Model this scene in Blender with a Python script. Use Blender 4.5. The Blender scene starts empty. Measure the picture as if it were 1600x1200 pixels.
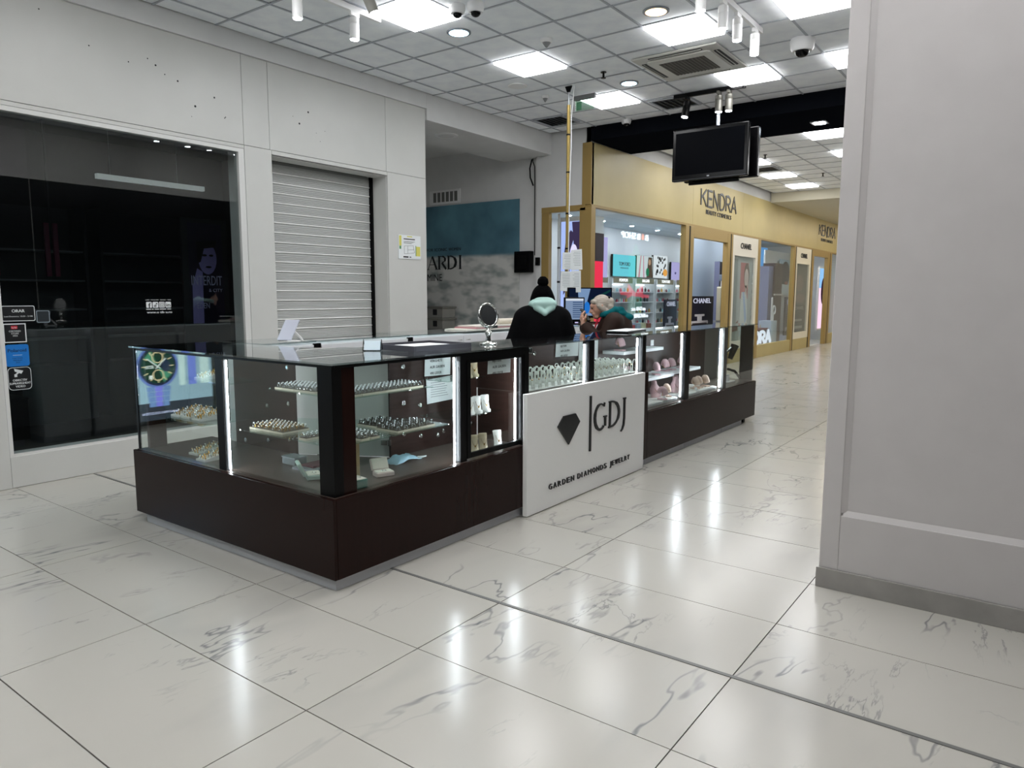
import bpy, bmesh, math, random
import numpy as np
from mathutils import Vector, Matrix
random.seed(7)
R = math.radians
SC = bpy.context.scene
COL = SC.collection

# ------------------------------------------------------------------ camera
CAM_H = 1.554
PITCH, YAW, ROLL = R(7.038), R(36.451), R(0.137)
fw = Vector((math.cos(YAW)*math.cos(PITCH), math.sin(YAW)*math.cos(PITCH), -math.sin(PITCH)))
rt = Vector((math.sin(YAW), -math.cos(YAW), 0)); up = rt.cross(fw)
cr, sr = math.cos(ROLL), math.sin(ROLL)
rt, up = cr*rt+sr*up, -sr*rt+cr*up
cd = bpy.data.cameras.new('camera'); cam = bpy.data.objects.new('camera', cd); COL.objects.link(cam)
cd.sensor_width = 36; cd.lens = 1130.0/1600*36; cd.clip_start = .05; cd.clip_end = 200
cam.matrix_world = Matrix(((rt.x, up.x, -fw.x, 0), (rt.y, up.y, -fw.y, 0), (rt.z, up.z, -fw.z, CAM_H), (0, 0, 0, 1)))
SC.camera = cam

# ------------------------------------------------------------------ world, exposure
W = bpy.data.worlds.new('world'); SC.world = W; W.use_nodes = True
W.node_tree.nodes['Background'].inputs[0].default_value = (.85, .9, 1, 1)
W.node_tree.nodes['Background'].inputs[1].default_value = .25
SC.view_settings.view_transform = 'Standard'; SC.view_settings.look = 'None'
SC.view_settings.gamma = 1; SC.view_settings.use_curve_mapping = False
SC.view_settings.exposure = 0.12
SC.cycles.max_bounces = 16; SC.cycles.diffuse_bounces = 6; SC.cycles.glossy_bounces = 6; SC.cycles.transparent_max_bounces = 40
PANEL_L = 13.0      # radiance of the ceiling light panels
LED_L = 85.0       # radiance of the showcase LED strips

# ------------------------------------------------------------------ materials
def lin(h):
    if isinstance(h, (tuple, list)): return tuple(h)
    h = h.lstrip('#'); o = []
    for i in (0, 2, 4):
        c = int(h[i:i+2], 16)/255
        o.append(c/12.92 if c <= .04045 else ((c+.055)/1.055)**2.4)
    return tuple(o)
MATS = {}
def mat(name, col='#808080', rough=.5, metal=0, em=None, es=0, spec=.5, noise=0, nscale=8, bump=0, stretch=None, alpha=None):
    if name in MATS: return MATS[name]
    m = bpy.data.materials.new(name); m.use_nodes = True; nt = m.node_tree; b = nt.nodes['Principled BSDF']
    c = lin(col)
    b.inputs['Base Color'].default_value = (*c, 1); b.inputs['Roughness'].default_value = rough
    b.inputs['Metallic'].default_value = metal; b.inputs['Specular IOR Level'].default_value = spec
    if em is not None:
        b.inputs['Emission Color'].default_value = (*lin(em), 1); b.inputs['Emission Strength'].default_value = es
    if noise or bump:
        tc = nt.nodes.new('ShaderNodeTexCoord'); mp = nt.nodes.new('ShaderNodeMapping'); ns = nt.nodes.new('ShaderNodeTexNoise')
        nt.links.new(tc.outputs['Object'], mp.inputs[0]); nt.links.new(mp.outputs[0], ns.inputs[0])
        mp.inputs['Scale'].default_value = stretch or (1, 1, 1)
        ns.inputs['Scale'].default_value = nscale; ns.inputs['Detail'].default_value = 5
        if noise:
            mx = nt.nodes.new('ShaderNodeMix'); mx.data_type = 'RGBA'
            mr = nt.nodes.new('ShaderNodeMapRange'); mr.inputs[1].default_value = .3; mr.inputs[2].default_value = .7
            nt.links.new(ns.outputs[0], mr.inputs[0]); nt.links.new(mr.outputs[0], mx.inputs[0])
            mx.inputs[6].default_value = (*[max(0, q*(1-noise)) for q in c], 1); mx.inputs[7].default_value = (*[min(1, q*(1+noise)) for q in c], 1)
            nt.links.new(mx.outputs[2], b.inputs['Base Color'])
        if bump:
            bp = nt.nodes.new('ShaderNodeBump'); bp.inputs['Strength'].default_value = bump; bp.inputs['Distance'].default_value = .01
            nt.links.new(ns.outputs[0], bp.inputs['Height']); nt.links.new(bp.outputs[0], b.inputs['Normal'])
    MATS[name] = m; return m
def emis(name, col, s):
    if name in MATS: return MATS[name]
    m = bpy.data.materials.new(name); m.use_nodes = True; nt = m.node_tree; nt.nodes.clear()
    e = nt.nodes.new('ShaderNodeEmission'); o = nt.nodes.new('ShaderNodeOutputMaterial')
    e.inputs[0].default_value = (*lin(col), 1); e.inputs[1].default_value = s
    nt.links.new(e.outputs[0], o.inputs[0]); MATS[name] = m; return m
def glass(name, tint, f0=.045, rough=0.0):
    m = bpy.data.materials.new(name); m.use_nodes = True; nt = m.node_tree; nt.nodes.clear()
    o = nt.nodes.new('ShaderNodeOutputMaterial'); mx = nt.nodes.new('ShaderNodeMixShader')
    t = nt.nodes.new('ShaderNodeBsdfTransparent'); g = nt.nodes.new('ShaderNodeBsdfGlossy')
    t.inputs[0].default_value = (*tint, 1); g.inputs[0].default_value = (1, 1, 1, 1); g.inputs['Roughness'].default_value = rough
    lw = nt.nodes.new('ShaderNodeLayerWeight'); lw.inputs[0].default_value = .5
    pw = nt.nodes.new('ShaderNodeMath'); pw.operation = 'POWER'; pw.inputs[1].default_value = 5
    ma = nt.nodes.new('ShaderNodeMath'); ma.operation = 'MULTIPLY_ADD'; ma.inputs[1].default_value = 1-f0; ma.inputs[2].default_value = f0
    nt.links.new(lw.outputs['Facing'], pw.inputs[0]); nt.links.new(pw.outputs[0], ma.inputs[0]); nt.links.new(ma.outputs[0], mx.inputs[0])
    nt.links.new(t.outputs[0], mx.inputs[1]); nt.links.new(g.outputs[0], mx.inputs[2]); nt.links.new(mx.outputs[0], o.inputs[0])
    MATS[name] = m; return m
def marble(name, per_object):
    m = bpy.data.materials.new(name); m.use_nodes = True; nt = m.node_tree; L = nt.links.new; b = nt.nodes['Principled BSDF']
    N = nt.nodes.new
    tc = N('ShaderNodeTexCoord'); src = tc.outputs['Object']
    if per_object:
        oi = N('ShaderNodeObjectInfo'); ml = N('ShaderNodeMath'); ml.operation = 'MULTIPLY'; ml.inputs[1].default_value = 57
        fl = N('ShaderNodeMath'); fl.operation = 'FLOOR'; L(oi.outputs['Random'], ml.inputs[0]); L(ml.outputs[0], fl.inputs[0])
        cx = N('ShaderNodeCombineXYZ'); L(fl.outputs[0], cx.inputs[0]); L(fl.outputs[0], cx.inputs[2])
        ad = N('ShaderNodeVectorMath'); ad.operation = 'MULTIPLY_ADD'; ad.inputs[1].default_value = (1, 1, 1); L(src, ad.inputs[0]); L(cx.outputs[0], ad.inputs[2]); src = ad.outputs[0]
    def vein(scale, rot, sx, width, dist, detail, seed):
        mp = N('ShaderNodeMapping'); mp.inputs['Rotation'].default_value = (0, 0, rot); mp.inputs['Scale'].default_value = (sx, 1, 1); mp.inputs['Location'].default_value = (seed, seed*.7, 0)
        L(src, mp.inputs[0])
        n = N('ShaderNodeTexNoise'); n.inputs['Scale'].default_value = scale; n.inputs['Detail'].default_value = detail; n.inputs['Distortion'].default_value = dist; n.inputs['Roughness'].default_value = .62
        L(mp.outputs[0], n.inputs[0])
        s = N('ShaderNodeMath'); s.operation = 'SUBTRACT'; s.inputs[1].default_value = .5; L(n.outputs[0], s.inputs[0])
        a = N('ShaderNodeMath'); a.operation = 'ABSOLUTE'; L(s.outputs[0], a.inputs[0])
        r = N('ShaderNodeMapRange'); r.interpolation_type = 'SMOOTHSTEP'; r.inputs[1].default_value = 0; r.inputs[2].default_value = width; r.inputs[3].default_value = 1; r.inputs[4].default_value = 0
        L(a.outputs[0], r.inputs[0])
        # the veins come and go
        n2 = N('ShaderNodeTexNoise'); n2.inputs['Scale'].default_value = scale*1.1; n2.inputs['Detail'].default_value = 2
        mp2 = N('ShaderNodeMapping'); mp2.inputs['Location'].default_value = (seed+9, 3, 0); L(src, mp2.inputs[0]); L(mp2.outputs[0], n2.inputs[0])
        r2 = N('ShaderNodeMapRange'); r2.inputs[1].default_value = .5; r2.inputs[2].default_value = .64; L(n2.outputs[0], r2.inputs[0])
        q = N('ShaderNodeMath'); q.operation = 'MULTIPLY'; L(r.outputs[0], q.inputs[0]); L(r2.outputs[0], q.inputs[1]); return q.outputs[0]
    v1 = vein(1.15, .75, .34, .010, .35, 5, 1.3); v2 = vein(2.0, .6, .28, .009, .6, 6, 5.1); v3 = vein(.9, .8, .35, .07, .4, 4, 8.2)
    w = lambda o, k: (lambda n: (setattr(n, 'operation', 'MULTIPLY'), setattr(n.inputs[1], 'default_value', k), L(o, n.inputs[0]), n.outputs[0])[-1])(N('ShaderNodeMath'))
    def add(a_, b_):
        n = N('ShaderNodeMath'); n.operation = 'ADD'; n.use_clamp = True; L(a_, n.inputs[0]); L(b_, n.inputs[1]); return n.outputs[0]
    tot = add(add(w(v1, .68), w(v2, .46)), w(v3, .10))
    mx = N('ShaderNodeMix'); mx.data_type = 'RGBA'; mx.inputs[6].default_value = (*lin('#bab7af'), 1); mx.inputs[7].default_value = (*lin('#5e6268'), 1)
    L(tot, mx.inputs[0]); L(mx.outputs[2], b.inputs['Base Color'])
    b.inputs['Roughness'].default_value = .2; b.inputs['Specular IOR Level'].default_value = .5
    MATS[name] = m; return m

M_TILE = marble('marble_tile', True); M_FIELD = marble('marble_field', False)
M_GROUT = mat('grout', '#2a2725', .8)
M_JOINT = mat('joint_strip', '#6b6b69', .5)
M_WHITE = mat('white_panel', '#cdcdc9', .38, noise=.02, nscale=3)
M_WALL = mat('white_plaster', '#dcdcdb', .75, noise=.03, nscale=4)
M_PILLAR = mat('pillar_paint', '#c6c2c1', .55, noise=.025, nscale=5)
M_STONE = mat('grey_stone', '#96938f', .35, noise=.12, nscale=6)
M_CEIL = mat('ceiling_tile', '#f3f6fc', .9, noise=.07, nscale=5, bump=.15)
M_RAIL = mat('ceiling_rail', '#b4b8c0', .6)
M_VOID = mat('ceiling_void', '#202123', .9)
M_PANEL = emis('light_panel', (.985, .985, .99), PANEL_L)
M_LED = emis('led_strip', '#f0f6ff', LED_L)
M_SPOT = emis('spot_lens', '#eaf4ff', 90)
M_COOL = emis('downlight_cool', '#a8dcff', 14)
M_WARM = emis('downlight_warm', '#ffc68a', 7)
M_WOOD = mat('dark_wood', '#21100d', .24, spec=.14, noise=.09, nscale=3, stretch=(14, 14, 1))
M_WOODB = mat('dark_wood_back', '#34231e', .4, spec=.2, noise=.2, nscale=3, stretch=(2, 2, 16))
M_DECK = mat('dark_deck', '#40342e', .28, noise=.1, nscale=4)
M_BLACK = mat('black_metal', '#060607', .4, spec=.15)
M_BLACKG = mat('black_gloss', '#050506', .2, spec=.25)
M_ALU = mat('brushed_aluminium', '#aeb0b4', .4, .6)
M_CHROME = mat('chrome', '#d5d5d2', .12, 1)
M_GLASS = glass('clear_glass', (.96, .985, .975))
M_TOPG = glass('tinted_top_glass', (.74, .79, .79), .07)
M_SHOPG = glass('shop_glass', (.80, .84, .84), .05)
M_KGLASS = glass('storefront_glass', (.93, .96, .97), .04)
M_GOLD = mat('gold_laminate', '#bfae78', .42, 0, noise=.04, nscale=2)
M_GOLDD = mat('gold_frame', '#a58a52', .4, .1)
M_PAPER = mat('paper', '#e9edee', .8)
M_INK = mat('ink', '#15161a', .6)
M_WPLAST = mat('white_plastic', '#eeeeee', .35)
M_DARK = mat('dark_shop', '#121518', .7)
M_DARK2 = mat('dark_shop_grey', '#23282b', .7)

# ------------------------------------------------------------------ mesh helpers
class MB:
    def __init__(s): s.v = []; s.f = []; s.mi = []; s.mats = []; s.cur = 0
    def m(s, material):
        if material not in s.mats: s.mats.append(material)
        s.cur = s.mats.index(material); return s
    def add(s, vs, fs):
        n = len(s.v); s.v += [tuple(q) for q in vs]; s.f += [tuple(i+n for i in q) for q in fs]; s.mi += [s.cur]*len(fs); return s
    def box(s, x0, y0, z0, x1, y1, z1):
        x0, x1 = sorted((x0, x1)); y0, y1 = sorted((y0, y1)); z0, z1 = sorted((z0, z1))
        return s.add([(x0,y0,z0),(x1,y0,z0),(x1,y1,z0),(x0,y1,z0),(x0,y0,z1),(x1,y0,z1),(x1,y1,z1),(x0,y1,z1)],
                     [(0,3,2,1),(4,5,6,7),(0,1,5,4),(1,2,6,5),(2,3,7,6),(3,0,4,7)])
    def obox(s, c, a, b, d):
        c, a, b, d = map(Vector, (c, a, b, d))
        vs = [c+i*a+j*b+k*d for k in (-1, 1) for i, j in ((-1,-1),(1,-1),(1,1),(-1,1))]
        return s.add(vs, [(0,3,2,1),(4,5,6,7),(0,1,5,4),(1,2,6,5),(2,3,7,6),(3,0,4,7)])
    def ring_loft(s, rings, cap=True, closed=False):
        n = len(rings[0]); vs = [q for r in rings for q in r]; fs = []
        K = len(rings) if closed else len(rings)-1
        for i in range(K):
            a = i*n; b = ((i+1) % len(rings))*n
            for j in range(n):
                k = (j+1) % n; fs.append((a+j, a+k, b+k, b+j))
        if cap and not closed: fs.append(tuple(range(n-1, -1, -1))); fs.append(tuple(range((len(rings)-1)*n, len(rings)*n)))
        return s.add(vs, fs)
    def lathe(s, prof, c=(0,0,0), n=20, ax=(0,0,1), cap=True, sx=1, sy=1):
        ax = Vector(ax).normalized(); t = Vector((1,0,0)) if abs(ax.x) < .9 else Vector((0,1,0))
        e1 = ax.cross(t).normalized(); e2 = ax.cross(e1)
        if ax.z > .99: e1, e2 = Vector((1,0,0)), Vector((0,1,0))
        c = Vector(c)
        return s.ring_loft([[c+ax*z+e1*(sx*r*math.cos(2*math.pi*j/n))+e2*(sy*r*math.sin(2*math.pi*j/n)) for j in range(n)] for r, z in prof], cap)
    def cyl(s, p0, p1, r0, r1=None, n=14):
        p0, p1 = Vector(p0), Vector(p1); d = (p1-p0)
        return s.lathe([(r0, 0), (r0 if r1 is None else r1, d.length)], p0, n, d)
    def sph(s, c, r, n=12, k=8):
        if not isinstance(r, (tuple, list)): r = (r, r, r)
        rings = [[(c[0]+r[0]*math.sin(math.pi*i/k)*math.cos(2*math.pi*j/n), c[1]+r[1]*math.sin(math.pi*i/k)*math.sin(2*math.pi*j/n), c[2]-r[2]*math.cos(math.pi*i/k)) for j in range(n)] for i in range(1, k)]
        rings = [[(c[0]+(q[0]-c[0])*.02, c[1]+(q[1]-c[1])*.02, c[2]-r[2]) for q in rings[0]]]+rings+[[(c[0]+(q[0]-c[0])*.02, c[1]+(q[1]-c[1])*.02, c[2]+r[2]) for q in rings[-1]]]
        return s.ring_loft(rings)
    def tube(s, pts, r, n=8, closed=False):
        P = [Vector(q) for q in pts]; K = len(P); rings = []; e = None
        for i in range(K):
            if closed: t = P[(i+1) % K]-P[i-1]
            else: t = P[min(i+1, K-1)]-P[max(i-1, 0)]
            t.normalize()
            if e is None: e = t.orthogonal().normalized()
            e = (e-t*e.dot(t)).normalized(); b = t.cross(e); rr = r[i] if isinstance(r, (list, tuple)) else r
            rings.append([P[i]+e*(rr*math.cos(2*math.pi*j/n))+b*(rr*math.sin(2*math.pi*j/n)) for j in range(n)])
        return s.ring_loft(rings, True, closed)
    def prism(s, poly, o, rgt, upv, depth):
        """polygon (u,v) in the plane o + u*rgt + v*upv, extruded by depth along rgt x upv towards the viewer"""
        o, rgt, upv = Vector(o), Vector(rgt), Vector(upv); nn = rgt.cross(upv).normalized(); n = len(poly)
        A = sum(poly[i][0]*poly[(i+1) % n][1]-poly[(i+1) % n][0]*poly[i][1] for i in range(n))
        if A < 0: poly = poly[::-1]
        b = [o+rgt*u+upv*v for u, v in poly]; t = [q+nn*depth for q in b]
        return s.add(b+t, [tuple(range(n-1, -1, -1)), tuple(range(n, 2*n))]+[(i, (i+1) % n, n+(i+1) % n, n+i) for i in range(n)])
    def ell(s, cu, cv, ru, rv, o, rgt, upv, depth, n=22, a0=0):
        return s.prism([(cu+ru*math.cos(a0+2*math.pi*i/n), cv+rv*math.sin(a0+2*math.pi*i/n)) for i in range(n)], o, rgt, upv, depth)
    def rect(s, u0, v0, u1, v1, o, rgt, upv, depth): return s.prism([(u0,v0),(u1,v0),(u1,v1),(u0,v1)], o, rgt, upv, depth)
    def rrect(s, u0, v0, u1, v1, r, o, rgt, upv, depth):
        P = []
        for cx, cy, a in ((u1-r,v1-r,0),(u0+r,v1-r,90),(u0+r,v0+r,180),(u1-r,v0+r,270)):
            P += [(cx+r*math.cos(R(a+q)), cy+r*math.sin(R(a+q))) for q in (0,30,60,90)]
        return s.prism(P, o, rgt, upv, depth)
    def annulus(s, cu, cv, r0, r1, o, rgt, upv, depth, n=28, ry=1.0):
        for i in range(n):
            a, b = 2*math.pi*i/n, 2*math.pi*(i+1)/n
            s.prism([(cu+r*math.cos(q), cv+ry*r*math.sin(q)) for r, q in ((r0,a),(r1,a),(r1,b),(r0,b))], o, rgt, upv, depth)
        return s
    def stroke(s, pts, w, o, rgt, upv, depth):
        """a flat stroke of width w (a number or one per point) along a polyline"""
        K = len(pts); L_, R_ = [], []
        for i in range(K):
            a = pts[max(i-1, 0)]; b = pts[min(i+1, K-1)]; dx, dy = b[0]-a[0], b[1]-a[1]; l = math.hypot(dx, dy) or 1
            ww = (w[i] if isinstance(w, (list, tuple)) else w)/2
            k = 1.0
            if 0 < i < K-1:
                d1 = (pts[i][0]-a[0], pts[i][1]-a[1]); d2 = (b[0]-pts[i][0], b[1]-pts[i][1])
                c = (d1[0]*d2[0]+d1[1]*d2[1])/((math.hypot(*d1)*math.hypot(*d2)) or 1); k = min(2.0, 1/math.sqrt(max(.25, (1+c)/2)))
            nx, ny = -dy/l*ww*k, dx/l*ww*k
            L_.append((pts[i][0]+nx, pts[i][1]+ny)); R_.append((pts[i][0]-nx, pts[i][1]-ny))
        for i in range(K-1): s.prism([R_[i], R_[i+1], L_[i+1], L_[i]], o, rgt, upv, depth)
        return s
    def build(s, name, material=None, parent=None, loc=None, local=False, smooth=None, bevel=0, kind=None, label=None):
        me = bpy.data.meshes.new(name)
        off = Vector((0, 0, 0))
        if loc is not None: off = Vector(loc)
        elif parent is not None and not local: off = WL(parent)
        me.from_pydata([(q[0]-off.x, q[1]-off.y, q[2]-off.z) for q in s.v], [], s.f)
        if material is not None and not s.mats: me.materials.append(material)
        for q in s.mats: me.materials.append(q)
        if s.mats: me.polygons.foreach_set('material_index', s.mi)
        me.update()
        if smooth:
            me.polygons.foreach_set('use_smooth', [True]*len(me.polygons)); me.set_sharp_from_angle(angle=R(smooth))
        ob = bpy.data.objects.new(name, me); COL.objects.link(ob)
        if parent is not None: ob.parent = parent
        if loc is not None and parent is None: ob.location = loc
        elif loc is not None: ob.location = Vector(loc)-WL(parent)
        if bevel:
            bv = ob.modifiers.new('bevel', 'BEVEL'); bv.width = bevel; bv.segments = 2; bv.limit_method = 'ANGLE'
        if kind: ob['kind'] = kind
        if label: ob['label'] = label
        return ob
def WL(o):
    v = Vector(o.location)
    while o.parent: o = o.parent; v = v+Vector(o.location)
    return v
USED = {}
def tag(o, label, cat, group=None):
    o['label'] = label; o['category'] = cat
    if group: o['group'] = group
    return o
def thing(name, label, cat, loc=(0,0,0), group=None, rz=0):
    o = bpy.data.objects.new(name, None); COL.objects.link(o); o.location = loc; o.rotation_euler = (0, 0, rz); o.empty_display_size = .1
    return tag(o, label, cat, group)
def struct(o): o['kind'] = 'structure'; return o
def sroot(name, loc=(0,0,0)):
    o = bpy.data.objects.new(name, None); COL.objects.link(o); o.location = loc; o.empty_display_size = .1; o['kind'] = 'structure'; return o
def kids(o): return [c for c in bpy.data.objects if c.parent == o]
def dup(root, loc, rz=None, label=None, group=None, scale=None):
    def cp(o, par):
        c = o.copy(); COL.objects.link(c)
        if par is not None: c.parent = par
        for k in kids(o): cp(k, c)
        return c
    r = cp(root, None); r.location = loc
    if rz is not None: r.rotation_euler = (0, 0, rz)
    if label: r['label'] = label
    if group: r['group'] = group
    if scale: r.scale = scale
    return r
FONT_CACHE = {}
def font_mesh(body):
    if body not in FONT_CACHE:
        cu = bpy.data.curves.new('t', 'FONT'); cu.body = body; cu.size = 1; cu.resolution_u = 3
        ob = bpy.data.objects.new('t', cu); COL.objects.link(ob)
        dg = bpy.context.evaluated_depsgraph_get(); me = bpy.data.meshes.new_from_object(ob.evaluated_get(dg))
        V = [tuple(v.co) for v in me.vertices]; F = [tuple(p.vertices) for p in me.polygons]
        bpy.data.objects.remove(ob); bpy.data.curves.remove(cu); bpy.data.meshes.remove(me)
        FONT_CACHE[body] = (V, F)
    return FONT_CACHE[body]
def txt(mb, body, o, rgt, upv, h, width=None, depth=.002, align='l', fat=0):
    """built-in lettering: cap height h, optional total width; the faces plus rim walls"""
    V, F = font_mesh(body); xs = [q[0] for q in V]; x0, x1 = min(xs), max(xs)
    k = h/.72; kx = (width/(x1-x0)) if width else k
    o, rgt, upv = Vector(o), Vector(rgt), Vector(upv); nn = rgt.cross(upv).normalized()
    sh = {'l': x0, 'c': (x0+x1)/2, 'r': x1}[align]
    top = [o+rgt*((q[0]-sh)*kx)+upv*(q[1]*k)+nn*depth for q in V]
    fs = list(F); n = len(V); bot = [q-nn*depth for q in top]; edges = {}
    for f in F:
        for i in range(len(f)):
            a, b = f[i], f[(i+1) % len(f)]
            if (b, a) in edges: del edges[(b, a)]
            else: edges[(a, b)] = 1
    fs += [(b, a, a+n, b+n) for a, b in edges]
    mb.add(top+bot, fs)
    if fat:
        for dx, dy in ((fat, 0), (-fat, 0), (0, fat*.6)): mb.add([q+rgt*dx+upv*dy-nn*depth*.05 for q in top], F)
    return mb
def spaced(mb, body, o, rgt, upv, h, width, depth, fat=0):
    n = len(body); o = Vector(o); rgt_ = Vector(rgt); W_ = {'I': .4, 'J': .6, 'W': 1.3, 'M': 1.25}; tot = sum(W_.get(c, 1) for c in body)+.42*(n-1); k = width/tot; u = 0
    for c in body:
        w_ = W_.get(c, 1); txt(mb, c, o+rgt_*(u*k), rgt, upv, h, w_*k*(.55 if c == 'I' else 1), depth, 'l', fat); u += w_+.42
    return mb
# thin stroke letters on a unit-high cell: (width, strokes)
def arc(cx, cy, rx, ry, a0, a1, n=10): return [(cx+rx*math.cos(R(a0+(a1-a0)*i/n)), cy+ry*math.sin(R(a0+(a1-a0)*i/n))) for i in range(n+1)]
GL = {
 'K': (.5, [[(.05,0),(.05,1)], [(.47,1),(.05,.42)], [(.18,.6),(.5,0)]]),
 'E': (.42, [[(.42,1),(.05,1),(.05,0),(.42,0)], [(.05,.52),(.38,.52)]]),
 'N': (.52, [[(.05,0),(.05,1),(.47,0),(.47,1)]]),
 'D': (.5, [[(.05,0),(.05,1),(.2,1)]+arc(.2,.5,.27,.5,90,-90)+[(.05,0)]]),
 'R': (.48, [[(.05,0),(.05,1),(.22,1)]+arc(.22,.74,.22,.26,90,-90)+[(.05,.48)], [(.24,.48),(.46,0)]]),
 'A': (.52, [[(.02,0),(.26,1),(.5,0)], [(.1,.33),(.42,.33)]]),
}
X_, Y_, Z_ = Vector((1,0,0)), Vector((0,1,0)), Vector((0,0,1))
FNY = ((1,0,0), (0,0,1))    # wall looking towards -Y (rgt x up = -Y)
FNX = ((0,-1,0), (0,0,1))   # wall looking towards -X
FPY = ((-1,0,0), (0,0,1))   # wall looking towards +Y

# ================================================================== SETTING
CEIL = 4.08
X0T, Y0T = .992, 4.535                       # floor tile lattice 0.6 x 1.2
def to_px(p):
    d = Vector(p)-Vector((0, 0, CAM_H)); z = d.dot(fw)
    if z < .05: return None
    return 800+1130*d.dot(rt)/z, 600-1130*d.dot(up)/z, z
floor = struct(MB().box(-6, -7, -.2, 33, 12, -.006).build('floor', M_GROUT))
tb = MB().box(-.2975, -.5975, -.012, .2975, .5975, 0)
tile_me = None; cells = []
for i in range(-12, 53):
    for j in range(-10, 6):
        cx, cy = X0T+.6*i+.3, Y0T+1.2*j+.6
        if cx > 10 and cy > 6.6: continue
        if cy > 7 and cx < 6.8: continue
        vis = any((lambda q: q and -40 < q[0] < 1345+max(0, (q[1]-600))*2 and 450 < q[1] < 1240)(to_px((cx+a, cy+b, 0))) for a in (-.3, 0, .3) for b in (-.6, 0, .6))
        cells.append((0 if vis else 1, math.hypot(cx, cy), cx, cy))
cells.sort(); rest = MB(); n = 0
for vis, d, cx, cy in cells:
    if vis == 0 and n < 290:
        if tile_me is None:
            o = tb.build('floor_tile', M_TILE, floor); tile_me = o.data
        else:
            o = bpy.data.objects.new('floor_tile', tile_me); COL.objects.link(o); o.parent = floor
        o.location = (cx, cy, random.uniform(-.0004, .0004)); n += 1
        if random.random() < .5: o.rotation_euler = (0, 0, math.pi)
    else: rest.box(cx-.2985, cy-.5985, -.012, cx+.2985, cy+.5985, 0)
rest.build('tile_field', M_FIELD, floor, kind='stuff')
MB().box(2.779, -7, -.01, 2.799, 6.57, .0025).build('expansion_joint', M_JOINT, floor)

# ---- ceiling -------------------------------------------------------------
ceiling = struct(MB().box(-6, -7, 4.13, 33, 6.8, 4.2).build('ceiling', M_VOID))
PT = .603
XL0, YL0 = 6.54, 5.11
def near_x(i): return XL0+PT*i
def far_x(i): return 15.69+.6*i
def row_y(j): return YL0-.6*j
LIGHT_CELLS = {}       # (zone,i,j)
for i in (-12, -9, -6, -3, 0, 3):
    for j in (0, 3, 5, 8): LIGHT_CELLS[('n', i, j)] = 1
for i in (-6, -3, 0, 3):
    for j in (0, 3, 6): LIGHT_CELLS[('f', i, j)] = 1
AC_CELLS = {('n', 1, 2), ('n', 2, 2), ('n', 1, 3), ('n', 2, 3)}
tm = MB().box(-.291, -.291, 0, .291, .291, .014); ceil_me = None; crest = MB(); nct = 0
def ceil_tile(x0, x1, y0, y1, single):
    global ceil_me, nct
    full = abs(x1-x0-.603) < .02 and abs(y1-y0-.6) < .02
    if single and nct < 290:
        if full:
            if ceil_me is None: o = tm.build('ceiling_tile', M_CEIL, ceiling); ceil_me = o.data
            else: o = bpy.data.objects.new('ceiling_tile', ceil_me); COL.objects.link(o); o.parent = ceiling
            o.location = ((x0+x1)/2, (y0+y1)/2, CEIL+.006+random.choice((0, 0, 0, 0, .002)))
            o.rotation_euler = (random.uniform(-.002, .002), random.uniform(-.002, .002), random.choice((0, 1, 2, 3))*math.pi/2)
        else: MB().box(x0+.008, y0+.008, CEIL+.006, x1-.008, y1-.008, CEIL+.02).build('ceiling_tile', M_CEIL, ceiling, loc=((x0+x1)/2, (y0+y1)/2, CEIL))
        nct += 1
    else: crest.box(x0+.008, y0+.008, CEIL+.006, x1-.008, y1-.008, CEIL+.02)
def zone(tagz, xs, ys, vis):
    for a in range(len(xs)-1):
        for b in range(len(ys)-1):
            key = (tagz, xs[a][0], ys[b][0]); x0, x1 = xs[a][1], xs[a+1][1]; y1, y0 = ys[b][1], ys[b+1][1]
            if key in LIGHT_CELLS or key in AC_CELLS: continue
            ceil_tile(x0, x1, y0, y1, vis((x0+x1)/2, (y0+y1)/2))
def inframe(x, y):
    for a in (-.3, 0, .3):
        for b in (-.3, 0, .3):
            q = to_px((x+a, y+b, CEIL))
            if q and -20 < q[0] < 1340 and -20 < q[1] < 520: return True
    return False
ysn = [(-3, 6.548), (-2, 6.31), (-1, 5.71)]+[(j, row_y(j)) for j in range(0, 20)]+[(20, -7)]
zone('n', [(-21, -6)]+[(i, near_x(i)) for i in range(-20, 6)]+[(6, 9.85)], ysn, inframe)
ysf = [(-1, 5.74)]+[(j, row_y(j)) for j in range(0, 7)]+[(7, .9)]
zone('f', [(-8, 11.16)]+[(i, far_x(i)) for i in range(-7, 6)]+[(6, 18.72)], ysf, inframe)
crest.build('tile_field', M_CEIL, ceiling, kind='stuff')
rails = MB()
for i in range(-20, 6): rails.box(near_x(i)-.011, -7, CEIL-.001, near_x(i)+.011, 6.548, CEIL+.004)
for j in range(-2, 21): rails.box(-6, row_y(j)-.011, CEIL-.0015, 9.85, row_y(j)+.011, CEIL+.0035)
for i in range(-7, 6): rails.box(far_x(i)-.011, .9, CEIL-.001, far_x(i)+.011, 5.74, CEIL+.004)
for j in range(0, 7): rails.box(11.16, row_y(j)-.011, CEIL-.0015, 18.72, row_y(j)+.011, CEIL+.0035)
rails.build('ceiling_rails', M_RAIL, ceiling, kind='stuff')

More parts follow.
